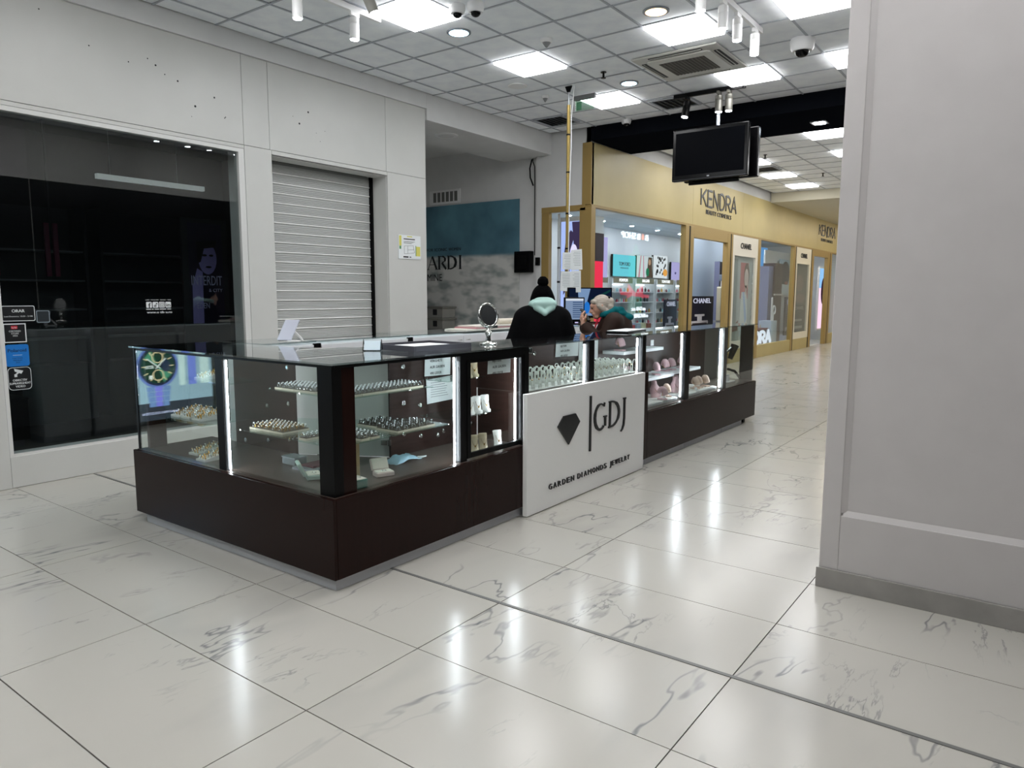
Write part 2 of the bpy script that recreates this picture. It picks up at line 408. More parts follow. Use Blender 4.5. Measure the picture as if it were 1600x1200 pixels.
def light_panel(cx, cy, label, group):
    t = thing('ceiling_light', label, 'ceiling light', (cx, cy, CEIL), group)
    f = MB()
    for s in (-1, 1): f.box(cx+s*.288, cy-.298, CEIL-.002, cx+s*.298, cy+.298, CEIL+.03); f.box(cx-.288, cy+s*.288, CEIL-.002, cx+.288, cy+s*.298, CEIL+.03)
    f.build('frame', M_WPLAST, t)
    MB().prism([(-.288,-.288),(.288,-.288),(.288,.288),(-.288,.288)], (cx, cy, CEIL+.01), (1,0,0), (0,-1,0), .034).build('diffuser', M_PANEL, t)  # face dropped below the ceiling so its glowing sides light the tiles
SEEN = {('n',-3,0): 'square ceiling light panel nearest the facade, cut by the top picture edge', ('n',0,0): 'square ceiling light panel midway along the row by the facade',
 ('n',3,0): 'square ceiling light panel beside the hanging exit sign', ('n',0,3): 'square ceiling light panel touching the near edge of the air conditioner',
 ('n',3,3): 'square ceiling light panel between the air conditioner and the black beam', ('n',0,5): 'large-looking ceiling light panel at the top right picture edge',
 ('n',3,5): 'square ceiling light panel half hidden by the grey pillar, before the beam', ('f',-6,3): 'ceiling light panel directly behind the black beam',
 ('f',-3,3): 'far ceiling light panel half hidden by the pillar', ('f',-3,0): 'ceiling light panel mostly hidden behind the hanging screens',
 ('f',0,0): 'far ceiling light panel just right of the hanging screens', ('f',3,0): 'farthest ceiling light panel, in front of the end bulkhead'}
for (zn, i, j) in LIGHT_CELLS:
    cx = (near_x(i) if zn == 'n' else far_x(i))+.3; cy = row_y(j)-.3
    if cy < .9 and (cx > 3.6): continue
    lb = SEEN.get((zn, i, j))
    light_panel(cx, cy, lb or 'square light panel in the ceiling outside the picture', 'square ceiling light panels' if lb else 'ceiling light panels outside the picture')

# ---- black beam ------------------------------------------------------------
M_BEAM = mat('black_beam', '#121419', .7, spec=.0)
beam = struct(MB().box(9.85, .9, 3.88, 11.16, 5.795, 4.13).build('trim_1', M_BEAM))
def square_spot(x, y, label):
    t = thing('recessed_spotlight', label, 'spotlight', (x, y, 3.88), 'square spotlights in the black beam')
    MB().box(x-.1, y-.1, 3.868, x+.1, y+.1, 3.8799).build('frame', M_ALU, t); MB().box(x-.065, y-.065, 3.862, x+.065, y+.065, 3.868).build('lens', M_SPOT, t)
square_spot(10.63, 2.69, 'square recessed spotlight under the black beam near the pillar')
square_spot(10.6, 4.26, 'square recessed spotlight under the black beam left of the hanging screens')

# ---- facade on the left ------------------------------------------------------
FY = 6.58
wl = MB()
wl.box(-6, 6.6, 0, 2.17, 6.85, 3.9); wl.box(2.17, 6.6, 3.0, 4.40, 6.85, 3.9); wl.box(4.40, 6.6, 0, 4.72, 6.87, 3.9)
wl.box(4.72, 6.6, 3.0, 6.35, 6.87, 3.9); wl.box(6.35, 6.6, 0, 7.03, 12, 3.9); wl.box(2.17, 6.6, 0, 4.40, 6.85, .25)
wl.box(-6, 6.6, 3.9, 7.03, 6.85, 4.13)
wall_left = struct(wl.build('wall_left', M_WALL))
def fpanel(x0, x1, z0, z1, y=FY): MB().box(x0+.002, y, z0+.002, x1-.002, 6.6, z1-.002).build('panel', M_WHITE, wall_left, bevel=.002)
for a in ((-6, -3.2, 0, 3.03), (-3.2, -.5, 0, 3.03), (-.5, 2.172, 0, 3.03), (-6, -3.2, 3.03, 3.9), (-3.2, .4, 3.03, 3.9), (.4, 4.40, 3.03, 3.9), (4.40, 4.70, 3.03, 3.9), (4.70, 6.335, 3.03, 3.9),
          (6.335, 7.03, 3.03, 3.9), (4.40, 4.72, 0, 3.03), (6.35, 7.03, 0, 3.03), (4.72, 6.35, 2.985, 3.03)): fpanel(*a)
fpanel(2.172, 4.40, 0, .255, 6.586); fpanel(2.172, 4.40, 2.992, 3.03)
hm = MB()
for px, pz in ((2.62,3.78),(2.98,3.60),(3.30,3.55),(3.47,3.62),(3.54,3.58),(3.62,3.52),(3.74,3.49),(3.86,3.20),(3.90,3.30),(4.1,3.42),(4.2,3.25),(4.21,3.26),(5.0,3.42),(5.08,3.36),(5.3,3.30),(5.35,3.22),(5.42,3.34),(5.2,3.5)):
    hm.cyl((px, 6.5795, pz), (px, 6.582, pz), random.choice((.004, .006, .009, .011)), n=8)
hm.build('screw_holes', M_INK, wall_left, kind='stuff')
# strip of plaster between facade and ceiling
cove = struct(MB().box(-6, 6.552, 3.9, 7.03, 6.6, 4.09).build('trim_2', M_WALL))
# shutter reveal
rv = MB(); rv.box(6.345, 6.603, 0, 6.3495, 6.829, 2.984); rv.box(4.7205, 6.603, 0, 4.725, 6.829, 2.984); rv.box(4.7255, 6.603, 2.978, 6.3445, 6.829, 2.984)
rv.build('reveal', M_WHITE, wall_left)
# window
win = sroot('window_1', (3.28, FY, .25))
M_FRAME = mat('window_frame', '#d9d9d6', .35)
fm = MB(); fm.box(4.335, 6.583, .25, 4.398, 6.66, 2.992); fm.box(2.172, 6.583, 2.955, 4.335, 6.66, 2.992); fm.box(2.172, 6.583, .25, 2.2, 6.66, 2.955); fm.box(2.2, 6.6, .25, 4.335, 6.66, .272)
fm.build('window_frame', M_FRAME, win)
MB().box(2.2, 6.616, .272, 4.335, 6.624, 2.955).build('pane', M_SHOPG, win)
# roller shutter
sh = sroot('door_1', (5.535, 6.87, 0))
prof = [(0,0),(-.004,.001),(-.013,.004),(-.015,.010),(-.006,.016),(-.002,.022),(-.006,.030),(-.002,.038),(-.006,.047),(-.002,.056),(-.006,.065),(-.002,.074),(-.006,.084),(-.002,.094),(-.003,.1045),(.006,.1045),(.006,0)]
M_SLAT = mat('shutter_slat', '#b2b3b1', .5, 0, noise=.05, nscale=3, stretch=(.5, 4, 20))
sl = MB(); xs = (-.79, .79); n = len(prof)
sl.add([(x, y, z) for x in xs for y, z in prof], [tuple(range(n-1, -1, -1)), tuple(range(n, 2*n))]+[(i, (i+1) % n, n+(i+1) % n, n+i) for i in range(n)])
sl.mats = [M_SLAT, mat('slat_lip', '#f4f4f2', .4)]; sl.mi = [1 if 3 <= i <= 5 else 0 for i in range(len(sl.f))]
s0 = None
for k in range(28):
    if s0 is None: s0 = sl.build('shutter_slat', None, sh, local=True); o = s0
    else: o = bpy.data.objects.new('shutter_slat', s0.data); COL.objects.link(o); o.parent = sh
    o.location = (random.uniform(-.002, .002)-.012, 0, .0+k*.1055); o.rotation_euler = (random.uniform(-.004, .004), random.uniform(-.0008, .0008), 0)
g = MB(); g.box(6.322, 6.83, 0, 6.349, 6.90, 2.984); g.box(4.721, 6.84, 0, 4.738, 6.90, 2.984); g.build('guide_rail', M_BLACK, sh)
g = MB(); g.box(4.738, 6.878, 2.95, 6.322, 6.91, 2.984); g.build('header_box', mat('header_grey', '#8d8d8b', .5), sh)

# dark shop behind the window
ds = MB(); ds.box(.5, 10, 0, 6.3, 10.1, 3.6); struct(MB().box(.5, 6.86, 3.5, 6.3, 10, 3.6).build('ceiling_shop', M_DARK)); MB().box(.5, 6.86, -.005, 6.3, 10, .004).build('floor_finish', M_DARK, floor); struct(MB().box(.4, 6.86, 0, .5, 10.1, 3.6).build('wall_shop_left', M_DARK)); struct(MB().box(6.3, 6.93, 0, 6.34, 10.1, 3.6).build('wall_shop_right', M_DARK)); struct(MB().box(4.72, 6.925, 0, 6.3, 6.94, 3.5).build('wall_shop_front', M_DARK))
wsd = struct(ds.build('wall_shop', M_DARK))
t = thing('pendant_lamp', 'long thin faintly lit linear pendant lamp hanging in the dark shop', 'pendant lamp', (4.2, 8.0, 2.74))
MB().box(3.61, 7.97, 2.735, 4.79, 8.03, 2.785).build('lamp_bar', mat('dim_lamp', '#e8ecea', .5, em='#dfe6e4', es=.3), t)  # bar given a faint glow of its own so it shows
for x in (3.75, 4.48): MB().cyl((x, 8, 2.785), (x, 8, 3.5), .002, n=5).build('wire', M_ALU, t)
for k in range(3):
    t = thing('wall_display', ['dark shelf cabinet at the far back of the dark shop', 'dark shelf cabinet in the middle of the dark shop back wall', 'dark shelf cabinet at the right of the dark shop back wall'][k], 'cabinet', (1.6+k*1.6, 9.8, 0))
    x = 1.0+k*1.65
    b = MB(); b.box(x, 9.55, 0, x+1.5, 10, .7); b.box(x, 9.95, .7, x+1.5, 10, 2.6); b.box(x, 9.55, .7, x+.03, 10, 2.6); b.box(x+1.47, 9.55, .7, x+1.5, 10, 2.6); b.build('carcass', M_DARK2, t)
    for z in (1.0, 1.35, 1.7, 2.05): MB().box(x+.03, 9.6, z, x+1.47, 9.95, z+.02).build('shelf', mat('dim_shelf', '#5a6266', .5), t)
for k, x in enumerate((2.35, 2.95, 3.55)):  # pairs of plum bars added at the back of the dark shop
    t = tag(MB().box(x, 9.2, 1.75, x+.05, 9.23, 2.35).box(x+.09, 9.2, 1.75, x+.14, 9.23, 2.35).build('upright_bars', mat('plum_bars', '#5a1230', .6), loc=(x, 9.2, 1.75)), ['leftmost pair of plum red upright bars in the dark shop', 'middle pair of plum red upright bars in the dark shop', 'rightmost pair of plum red upright bars in the dark shop'][k], 'sign', 'plum red bars in the dark shop')
    MB().box(x+.06, 9.205, 2.35, x+.08, 9.225, 3.5).build('hanger', M_DARK2, t)
# advertising poster standing in the dark shop
t = thing('poster_stand', 'dim violet portrait poster behind the dark shop window', 'poster', (4.95, 8.3, 0))
o = (4.9, 8.3, 0); MB().box(4.66, 8.3, 0, 5.25, 8.34, 2.45).build('board', M_DARK2, t)
pm = MB(); q = (4.74, 8.3, 1.2)
pm.m(mat('violet_dark', '#1c1a30', .6)).rect(0, 0, .44, 1.2, q, *FNY, .001)
pm.m(mat('violet_skin', '#a8a0e8', .6)).ell(.24, .78, .12, .19, q, *FNY, .002); pm.prism([(.02,.0),(.16,.0),(.17,.62),(.1,.66),(.03,.45)], q, *FNY, .0016)
pm.m(mat('violet_hair', '#0d0c16', .6)).prism([(.1,.98),(.36,1.0),(.34,.92),(.2,.9),(.15,.74),(.11,.72)], q, *FNY, .0026).ell(.2, .82, .035, .014, q, *FNY, .0027).ell(.29, .82, .03, .013, q, *FNY, .0027).ell(.25, .68, .04, .012, q, *FNY, .0027)
pm.m(mat('violet_text', '#c4caf0', .6)); txt(pm, 'INTERDIT', (4.76, 8.3, 1.66), *FNY, .12, .40, .003); txt(pm, '& CITY', (4.98, 8.3, 1.58), *FNY, .04, .18, .003); txt(pm, 'EDEN', (4.82, 8.3, 1.38), *FNY, .07, .16, .003)
pm.build('print', parent=t)
# stickers on the window
def sticker(name, label, build, x, z):
    mb = MB(); build(mb, (x, 6.6155, z)); return tag(mb.build(name, loc=(x, 6.6155, z)), label, 'sticker', 'stickers on the dark shop window')
M_STB = mat('sticker_black', '#0b0d10', .4); M_STW = mat('sticker_white', '#dfe3e4', .5); M_STBL = mat('sticker_blue', '#1673c4', .4); M_RED = mat('sticker_red', '#b32230', .5)
def st_hours(m, o):
    m.m(M_STW).rrect(0, 0, .235, .122, .012, o, *FNY, .001); m.m(M_STB).rrect(.005, .005, .23, .117, .009, o, *FNY, .0014)
    m.m(M_STW); txt(m, 'ORAR', (o[0]+.117, o[1], o[2]+.07), *FNY, .024, .09, .0018, 'c', .001); txt(m, 'Luni-Duminica: 10:00 - 21:00', (o[0]+.117, o[1], o[2]+.033), *FNY, .011, .2, .0018, 'c')
sticker('sticker', 'black opening hours sticker with white border at the window edge', st_hours, 2.204, 1.335)
def st_grey(m, o): m.m(mat('sticker_grey', '#7b8790', .5)).rrect(0, 0, .1, .1, .012, o, *FNY, .001); m.m(mat('sticker_slate', '#20272c', .4)).rrect(.007, .007, .093, .093, .008, o, *FNY, .0014)
sticker('sticker', 'small blank square sticker with grey border right of the hours sticker', st_grey, 2.447, 1.318)
def st_cert(m, o):
    m.m(M_STW).rect(0, 0, .16, .152, o, *FNY, .001); m.m(M_STB).rect(.008, .008, .152, .144, o, *FNY, .0014); m.m(M_RED).rrect(.055, .108, .1, .134, .005, o, *FNY, .0018)
    m.m(M_STW); txt(m, 'Ray-Ban', (o[0]+.0775, o[1], o[2]+.115), *FNY, .010, .036, .0021, 'c')
    for s, z in (('CERTIFIED', .085), ('STORE', .067), ('2022', .049)): txt(m, s, (o[0]+.08, o[1], o[2]+z), *FNY, .013, None, .0018, 'c')
sticker('sticker', 'square black certificate sticker with small red badge', st_cert, 2.206, 1.165)
def st_blue(m, o):
    m.m(M_STBL).rrect(0, 0, .165, .175, .018, o, *FNY, .001); m.m(mat('sticker_navy', '#0c2c55', .5))
    txt(m, 'Polaroid', (o[0]+.082, o[1], o[2]+.115), *FNY, .027, .13, .0014, 'c', .001)
    for s, z in (('PARTENER', .06), ('PREMIUM', .043), ('2022', .026)): txt(m, s, (o[0]+.082, o[1], o[2]+z), *FNY, .011, None, .0014, 'c')
    m.m(M_STW).rect(.05, .088, .115, .091, o, *FNY, .0014)
sticker('sticker', 'bright blue rounded brand sticker above the camera sign', st_blue, 2.209, .975)
def st_cam(m, o):
    m.m(M_STW).rrect(0, 0, .165, .182, .03, o, *FNY, .001); m.m(M_STB).rrect(.004, .004, .161, .178, .027, o, *FNY, .0014); m.m(M_STW)
    m.prism([(.045,.172),(.11,.152),(.095,.128),(.05,.15)], o, *FNY, .0018).prism([(.05,.125),(.065,.125),(.085,.14),(.07,.146)], o, *FNY, .0018).prism([(.045,.105),(.065,.105),(.065,.128),(.045,.128)], o, *FNY, .0018)
    for s, z in (('OBIECTIV', .07), ('SUPRAVEGHEAT', .045), ('VIDEO', .02)): txt(m, s, (o[0]+.082, o[1], o[2]+z), *FNY, .017, None if s != 'SUPRAVEGHEAT' else .15, .0018, 'c', .0007)
sticker('sticker', 'black and white video surveillance sticker with camera symbol, lowest of the column', st_cam, 2.213, .785)
def st_social(m, o):
    m.m(M_STW); txt(m, 'LIKE - FOLLOW - SHARE - TAG', (o[0]+.118, o[1], o[2]+.13), *FNY, .009, .235, .001, 'c')
    for k in range(4): m.m(M_STW).rrect(.002+k*.06, .062, .054+k*.06, .116, .008, o, *FNY, .001)
    m.m(M_INK); txt(m, 'f', (o[0]+.033, o[1], o[2]+.062), *FNY, .047, .024, .0014, 'c', .0012); txt(m, 'in', (o[0]+.208, o[1], o[2]+.072), *FNY, .036, .036, .0014, 'c', .0012)
    m.annulus(.083, .078, .005, .011, o, *FNY, .0014, 14).rect(.091, .078, .095, .106, o, *FNY, .0014).prism([(.095,.106),(.095,.097),(.106,.092),(.107,.099)], o, *FNY, .0014)
    m.annulus(.148, .089, .007, .011, o, *FNY, .0014, 14)
    for a, b in (((.130,.071),(.130,.107)), ((.130,.107),(.166,.107)), ((.166,.107),(.166,.071)), ((.166,.071),(.130,.071))): m.stroke([a, b], .004, o, *FNY, .0014)
    m.m(M_STW)
    for u0, u1 in ((0,.045),(.053,.068),(.078,.118),(.126,.185),(.197,.232)): m.rect(u0, .045, u1, .052, o, *FNY, .001)
    txt(m, 'www.o tib u.ro', (o[0]+.123, o[1], o[2]+.012), *FNY, .02, .235, .001, 'c', .0007)
sticker('sticker', 'white social media icons and web address on the dark glass', st_social, 3.345, 1.365)
# evacuation plan on the facade
t = tag(MB().m(M_PAPER).box(6.515, 6.572, 2.0, 6.91, 6.579, 2.295).build('evacuation_plan', loc=(6.515, 6.575, 2.0)), 'yellow and white evacuation plan sheet fixed on the facade', 'sign')
m = MB(); o = (6.515, 6.572, 2.0)
m.m(mat('plan_yellow', '#d9d46a', .7)).rect(.01, .16, .05, .285, o, *FNY, .001).rect(.31, .04, .385, .16, o, *FNY, .001).rect(.15, .272, .24, .285, o, *FNY, .001)
m.m(mat('plan_green', '#5f9a6a', .7)).rect(.012, .12, .045, .158, o, *FNY, .001).rect(.3, .04, .312, .17, o, *FNY, .001)
m.m(M_INK)
m.rect(.09, .24, .29, .252, o, *FNY, .001).rect(.08, .015, .17, .033, o, *FNY, .001).rect(.19, .018, .22, .03, o, *FNY, .001)
for k in range(3): m.rect(.09, .215-k*.012, .29-k*.03, .219-k*.012, o, *FNY, .001)
for a, b in (((.1,.06),(.1,.16)), ((.1,.16),(.26,.17)), ((.26,.17),(.28,.08)), ((.28,.08),(.1,.06)), ((.16,.065),(.16,.16)), ((.16,.11),(.27,.12))): m.stroke([a, b], .003, o, *FNY, .001)
m.build('print', parent=t)
# watch advertisement lightbox on the facade, left of the picture, seen mirrored in the showcase glass
t = thing('advertising_lightbox', 'lit watch advertisement on the facade, seen mirrored in the showcase glass', 'lightbox', (1.27, 6.57, .35))
MB().box(.86, 6.54, .36, 1.68, 6.578, 1.62).build('housing', M_BLACK, t)
m = MB(); o = (.90, 6.54, .40); EW = 4.6
def E(n, c, k=1): return emis('ad_'+n, c, EW*k)
m.m(E('bg', '#8fb3c0')).rect(0, 0, .74, 1.18, o, *FNY, .002); m.m(E('blue', '#6f86d8')).rect(.16, .3, .24, 1.18, o, *FNY, .003); m.m(E('pale', '#bfe0dc')).rect(.27, .3, .33, 1.18, o, *FNY, .003).rect(.03, .3, .12, 1.18, o, *FNY, .003)
m.m(E('floor', '#38434e', .7)).rect(0, 0, .74, .16, o, *FNY, .0035)
cu, cv = .53, .495
m.m(E('steel', '#5d78b8')).ell(cu, cv, .195, .198, o, *FNY, .005, 30); m.m(E('bezel', '#1c2a4a')).ell(cu, cv, .176, .178, o, *FNY, .006, 30)
m.m(E('dial', '#123a2c')).ell(cu, cv, .158, .160, o, *FNY, .007, 30); m.m(E('dialg', '#3f8a6a')).prism([(cu,cv),(cu+.12,cv+.08),(cu+.06,cv+.15)], o, *FNY, .008).prism([(cu,cv),(cu-.12,cv-.08),(cu-.05,cv-.15)], o, *FNY, .008)
m.m(E('gold', '#e8d8a8'))
for k in range(12):
    a = k*math.pi/6; m.stroke([(cu+.11*math.cos(a), cv+  .118*math.sin(a)), (cu+.148*math.cos(a), cv+.15*math.sin(a))], .008, o, *FNY, .009)
for du, dv in ((0, .082), (0, -.082)): m.annulus(cu+du, cv+dv, .045, .053, o, *FNY, .009, 20, 1.0)
m.m(E('sub', '#1f3048')).ell(cu-.075, cv, .045, .055, o, *FNY, .0085); m.m(E('hand', '#dfeee8')).stroke([(cu-.02, cv-.02), (cu+.1, cv+.075)], .008, o, *FNY, .010).stroke([(cu+.02, cv-.02), (cu-.075, cv+.07)], .008, o, *FNY, .010).rect(cu+.055, cv-.115, cu+.085, cv-.08, o, *FNY, .009)
txt(m, 'BOSS', (o[0]+cu+.08, o[1]-.008, o[2]+cv-.018), *FNY, .03, .075, .002, 'c', .001)
for r_ in range(4):
    z = .265-r_*.047; w = .105-r_*.006
    for s_, cc in ((-1, '#6f95c8'), (0, '#7f86e8'), (1, '#6f95c8')):
        m.m(E('link%d' % abs(s_), cc, .9-.12*r_)).rect(cu+s_*w*.72-w*.33, z, cu+s_*w*.72+w*.33, z+.043, o, *FNY, .006)
m.m(E('text', '#cfdcff')); txt(m, 'GRAND PRIX COLLECTION', (o[0]+.52, o[1]-.004, o[2]+.055), *FNY, .022, .34, .002, 'c')
m.build('display', parent=t)

# ---- recess beyond the facade ---------------------------------------------------
soff = struct(MB().box(7.03, 6.55, 3.76, 9.97, 7.53, 4.13).build('ceiling_soffit', M_WALL))
struct(MB().box(7.03, 7.53, 4.0, 9.97, 12, 4.1).build('ceiling_recess', M_WALL))
rw = MB(); rw.box(9.97, 6.72, 0, 10.02, 12, 4.1)
wr = struct(rw.build('wall_recess', M_WALL)); struct(MB().box(9.9, 6.715, 0, 9.965, 6.83, 4.1).box(9.9, 5.8, 2.945, 9.96, 6.715, 4.1).build('wall_column', M_WALL)); struct(MB().box(7.03, 12, 0, 9.97, 12.1, 4.1).build('wall_recess_end', M_WALL))
t = thing('smoke_detector', 'round white ceiling ring in the recess soffit', 'ceiling fitting', (7.85, 6.95, 3.76)); MB().lathe([(.17, 0), (.16, -.012), (.12, -.016)], (7.85, 6.95, 3.76), 28).build('ring', M_WPLAST, t); MB().lathe([(.115, -.014), (.1, -.02)], (7.85, 6.95, 3.76), 28).build('disc', M_WALL, t)
# mural poster
def mural():
    m = bpy.data.materials.new('mural_print'); m.use_nodes = True; nt = m.node_tree; L = nt.links.new; b = nt.nodes['Principled BSDF']; b.inputs['Roughness'].default_value = .6
    tc = nt.nodes.new('ShaderNodeTexCoord'); sp = nt.nodes.new('ShaderNodeSeparateXYZ'); L(tc.outputs['Object'], sp.inputs[0])
    n1 = nt.nodes.new('ShaderNodeTexNoise'); n1.inputs['Scale'].default_value = 3.4; n1.inputs['Detail'].default_value = 2; mpp = nt.nodes.new('ShaderNodeMapping'); mpp.inputs['Scale'].default_value = (1, .75, 1.5); L(tc.outputs['Object'], mpp.inputs[0]); L(mpp.outputs[0], n1.inputs[0])
    n2 = nt.nodes.new('ShaderNodeTexNoise'); n2.inputs['Scale'].default_value = 1.1; n2.inputs['Detail'].default_value = 4; L(tc.outputs['Object'], n2.inputs[0])
    r1 = nt.nodes.new('ShaderNodeValToRGB'); r1.color_ramp.elements[0].position = .33; r1.color_ramp.elements[1].position = .55
    r1.color_ramp.elements[0].color = (*lin('#8f9795'), 1); r1.color_ramp.elements[1].color = (*lin('#d6d6d2'), 1); L(n1.outputs[0], r1.inputs[0])
    r2 = nt.nodes.new('ShaderNodeValToRGB'); r2.color_ramp.elements[0].color = (*lin('#45697a'), 1); r2.color_ramp.elements[1].color = (*lin('#6699aa'), 1); r2.color_ramp.elements[0].position = .35; r2.color_ramp.elements[1].position = .7; L(n2.outputs[0], r2.inputs[0])
    mr = nt.nodes.new('ShaderNodeMapRange'); mr.interpolation_type = 'SMOOTHSTEP'; mr.inputs[1].default_value = 1.93; mr.inputs[2].default_value = 2.02; L(sp.outputs[2], mr.inputs[0])
    mx = nt.nodes.new('ShaderNodeMix'); mx.data_type = 'RGBA'; L(mr.outputs[0], mx.inputs[0]); L(r1.outputs[0], mx.inputs[6]); L(r2.outputs[0], mx.inputs[7]); L(mx.outputs[2], b.inputs['Base Color'])
    return m
t = thing('mural_poster', 'large blurred beach mural with teal sky and black serif lettering', 'poster', (9.96, 7.2, .25))
MB().box(9.94, 7.2, .25, 9.95, 9.9, 3.135).build('print', mural(), t)
o = (9.94, 9.27, 0); m = MB().m(M_INK); T_, t_ = .042, .013
def L2(strokes, u, v, h):
    for P, w in strokes: m.stroke([(u+a*h*1.36, v+b*h) for a, b in P], w, o, *FNX, .003)
h = .235; v = 2.01
L2([([(.0,0),(.33,1)], t_), ([(.33,1),(.66,0)], T_), ([(.13,.36),(.5,.36)], t_), ([(-.07,0),(.09,0)], .012), ([(.55,0),(.78,0)], .012)], .0, v, h)
L2([([(0,0),(0,1)], T_), ([(0,.98),(.25,.98)]+arc(.22,.75,.22,.23,80,-90), [.015,.015]+[.03]*4+[.05]*3+[.02]*4), ([(.2,.5),(.52,0)], T_), ([(-.1,0),(.1,0)], .012), ([(-.1,1),(0,1)], .012)], .275, v, h)
L2([([(0,0),(0,1)], T_), ([(0,.98),(.1,.98)]+arc(.12,.5,.42,.48,85,-85)+[(0,.02)], [.015,.015]+[.025]*3+[.055]*5+[.025]*3+[.015]), ([(-.1,1),(0,1)], .012), ([(-.1,0),(0,0)], .012)], .50, v, h)
L2([([(0,0),(0,1)], T_), ([(-.1,0),(.1,0)], .012), ([(-.1,1),(.1,1)], .012)], .775, v, h)
m.build('lettering', parent=t)
m = MB().m(M_INK); txt(m, 'WOMEN', (9.94, 8.48, 2.335), *FNX, .055, .29, .003, 'r'); m.build('word', parent=t); m = MB().m(M_INK); txt(m, 'ICONIC', (9.94, 8.80, 2.335), *FNX, .055, .30, .003, 'r'); m.build('word', parent=t); m = MB().m(M_INK); txt(m, 'FOR', (9.94, 9.14, 2.335), *FNX, .055, .16, .003, 'r'); m.build('word', parent=t); m = MB().m(M_INK); txt(m, 'MINE', (9.94, 8.93, 1.80), *FNX, .13, .36, .003, 'r'); m.build('word', parent=t)
# wall vent
t = thing('wall_vent', 'white wall vent with six dark upright slots above the mural', 'vent', (9.96, 8.86, 3.19))
MB().box(9.955, 8.50, 3.165, 9.97, 9.23, 3.41).build('plate', M_WPLAST, t)
for k in range(6): MB().box(9.952, 8.565+k*.1, 3.205, 9.9555, 8.565+k*.1+.07, 3.375).build('slot', mat('vent_slot', '#6c6d6a', .7), t)
# wall cabinets and cables
t = thing('wall_box', 'black wall box with cables beside the mural', 'wall box', (9.93, 7.1, 1.9))
MB().box(9.86, 6.92, 1.92, 9.97, 7.25, 2.27).build('housing', M_BLACK, t, bevel=.01); MB().box(9.85, 6.98, 1.98, 9.86, 7.2, 2.2).build('door', M_BLACKG, t)
t = thing('junction_box', 'small black junction box beside the bigger wall box', 'wall box', (9.88, 6.79, 2.05)); MB().box(9.85, 6.745, 2.03, 9.9, 6.815, 2.16).build('housing', M_BLACK, t, bevel=.006); MB().box(9.845, 6.755, 2.06, 9.85, 6.8, 2.13).build('lid', M_BLACKG, t)
tag(MB().tube([(9.96, 6.90, 2.2), (9.955, 6.9, 2.8), (9.955, 6.9, 3.4), (9.955, 6.905, 3.62), (9.94, 6.93, 3.7), (9.94, 6.93, 3.75)], .008, 6).build('cable', M_INK, loc=(9.96, 6.9, 2.2)), 'thin dark cable running up the recess corner above the black box', 'cable')
tag(MB().tube([(9.94, 6.95, 3.74), (9.925, 6.98, 3.6), (9.925, 6.97, 3.45), (9.94, 6.92, 3.32)], .012, 6).build('cable', M_BLACK, loc=(9.94, 6.95, 3.74)), 'short loose black cable loop under the recess soffit', 'cable')
MB().box(9.935, 6.832, 0, 9.97, 6.872, 3.7).build('pipe_cover', M_WALL, wr)
# boxes stacked in the recess
for k in range(2):
    z = (.943, 1.144)[k]
    t = thing('storage_box', ['lower grey storage box with black square label in the recess', 'upper grey storage box with black square label in the recess'][k], 'box', (9.7, 8.76, z), 'grey storage boxes in the recess')
    MB().box(9.52, 8.55, z, 9.86, 9.13, z+.18).build('body', mat('grey_box', '#8d8c86', .7), t, bevel=.008); MB().box(9.50, 8.53, z+.165, 9.88, 9.15, z+.2).build('lid', mat('grey_box_lid', '#77766f', .7), t, bevel=.006)
    MB().box(9.515, 8.68, z+.05, 9.52, 8.775, z+.15).build('label_patch', M_INK, t)
t = thing('side_cabinet', 'plain grey cabinet carrying the storage boxes in the recess', 'cabinet', (9.7, 8.85, 0)); MB().box(9.48, 8.5, 0, 9.9, 9.3, .92).build('body', mat('cab_grey', '#8a8a88', .6), t); MB().box(9.46, 8.48, .92, 9.92, 9.32, .942).build('top', mat('cab_top', '#4a4a4a', .5), t)

# ---- pillar on the right ----------------------------------------------------------
pl = MB(); pl.box(4.012, -6.9, 0, 4.6, .895, 4.13)
wall_right = struct(pl.build('wall_right', M_PILLAR))
MB().box(3.995, .80, .105, 4.012, .895, 4.08).build('stile', M_PILLAR, wall_right, bevel=.004)
MB().box(3.995, -2.6, .105, 4.012, .80, .405).build('bottom_rail', M_PILLAR, wall_right, bevel=.004)
MB().box(3.995, -2.75, .105, 4.012, -2.6, 4.08).build('stile', M_PILLAR, wall_right, bevel=.004)
b = MB()
b.prism([(0,0),(.011,0),(0,.028)], (4.0125, .80, .405), (-1,0,0), (0,0,1), 0.001)
mold = MB(); P = [(4.011, .80), (3.9985, .80), (4.011, .772)]
mold.add([(x, y, .42) for x, y in P]+[(x, y, 4.08) for x, y in P], [(0,1,2), (5,4,3), (0,3,4,1), (1,4,5,2), (2,5,3,0)])
P = [(4.011, .405), (3.9985, .405), (4.011, .432)]
mold.add([(x, .79, z) for x, z in P]+[(x, -2.6, z) for x, z in P], [(0,1,2), (5,4,3), (0,3,4,1), (1,4,5,2), (2,5,3,0)])
mold.build('moulding', mat('pillar_trim', '#cbc7c6', .5), wall_right)
bb = sroot('baseboard_right', (3.98, -1, 0))
for y0, y1 in ((-.305, .905), (-1.51, -.307), (-2.72, -1.512)): MB().box(3.978, y0, 0, 3.9945, y1, .108).build('stone_skirting', M_STONE, bb, bevel=.002)
MB().box(4.03, .8952, 0, 4.6, .8962, 3.25).build('added_dark_sheet', mat('dark_front', '#0d1013', .25), wall_right)  # unseen dark sheet added so the shop window mirrors the pillar end dark

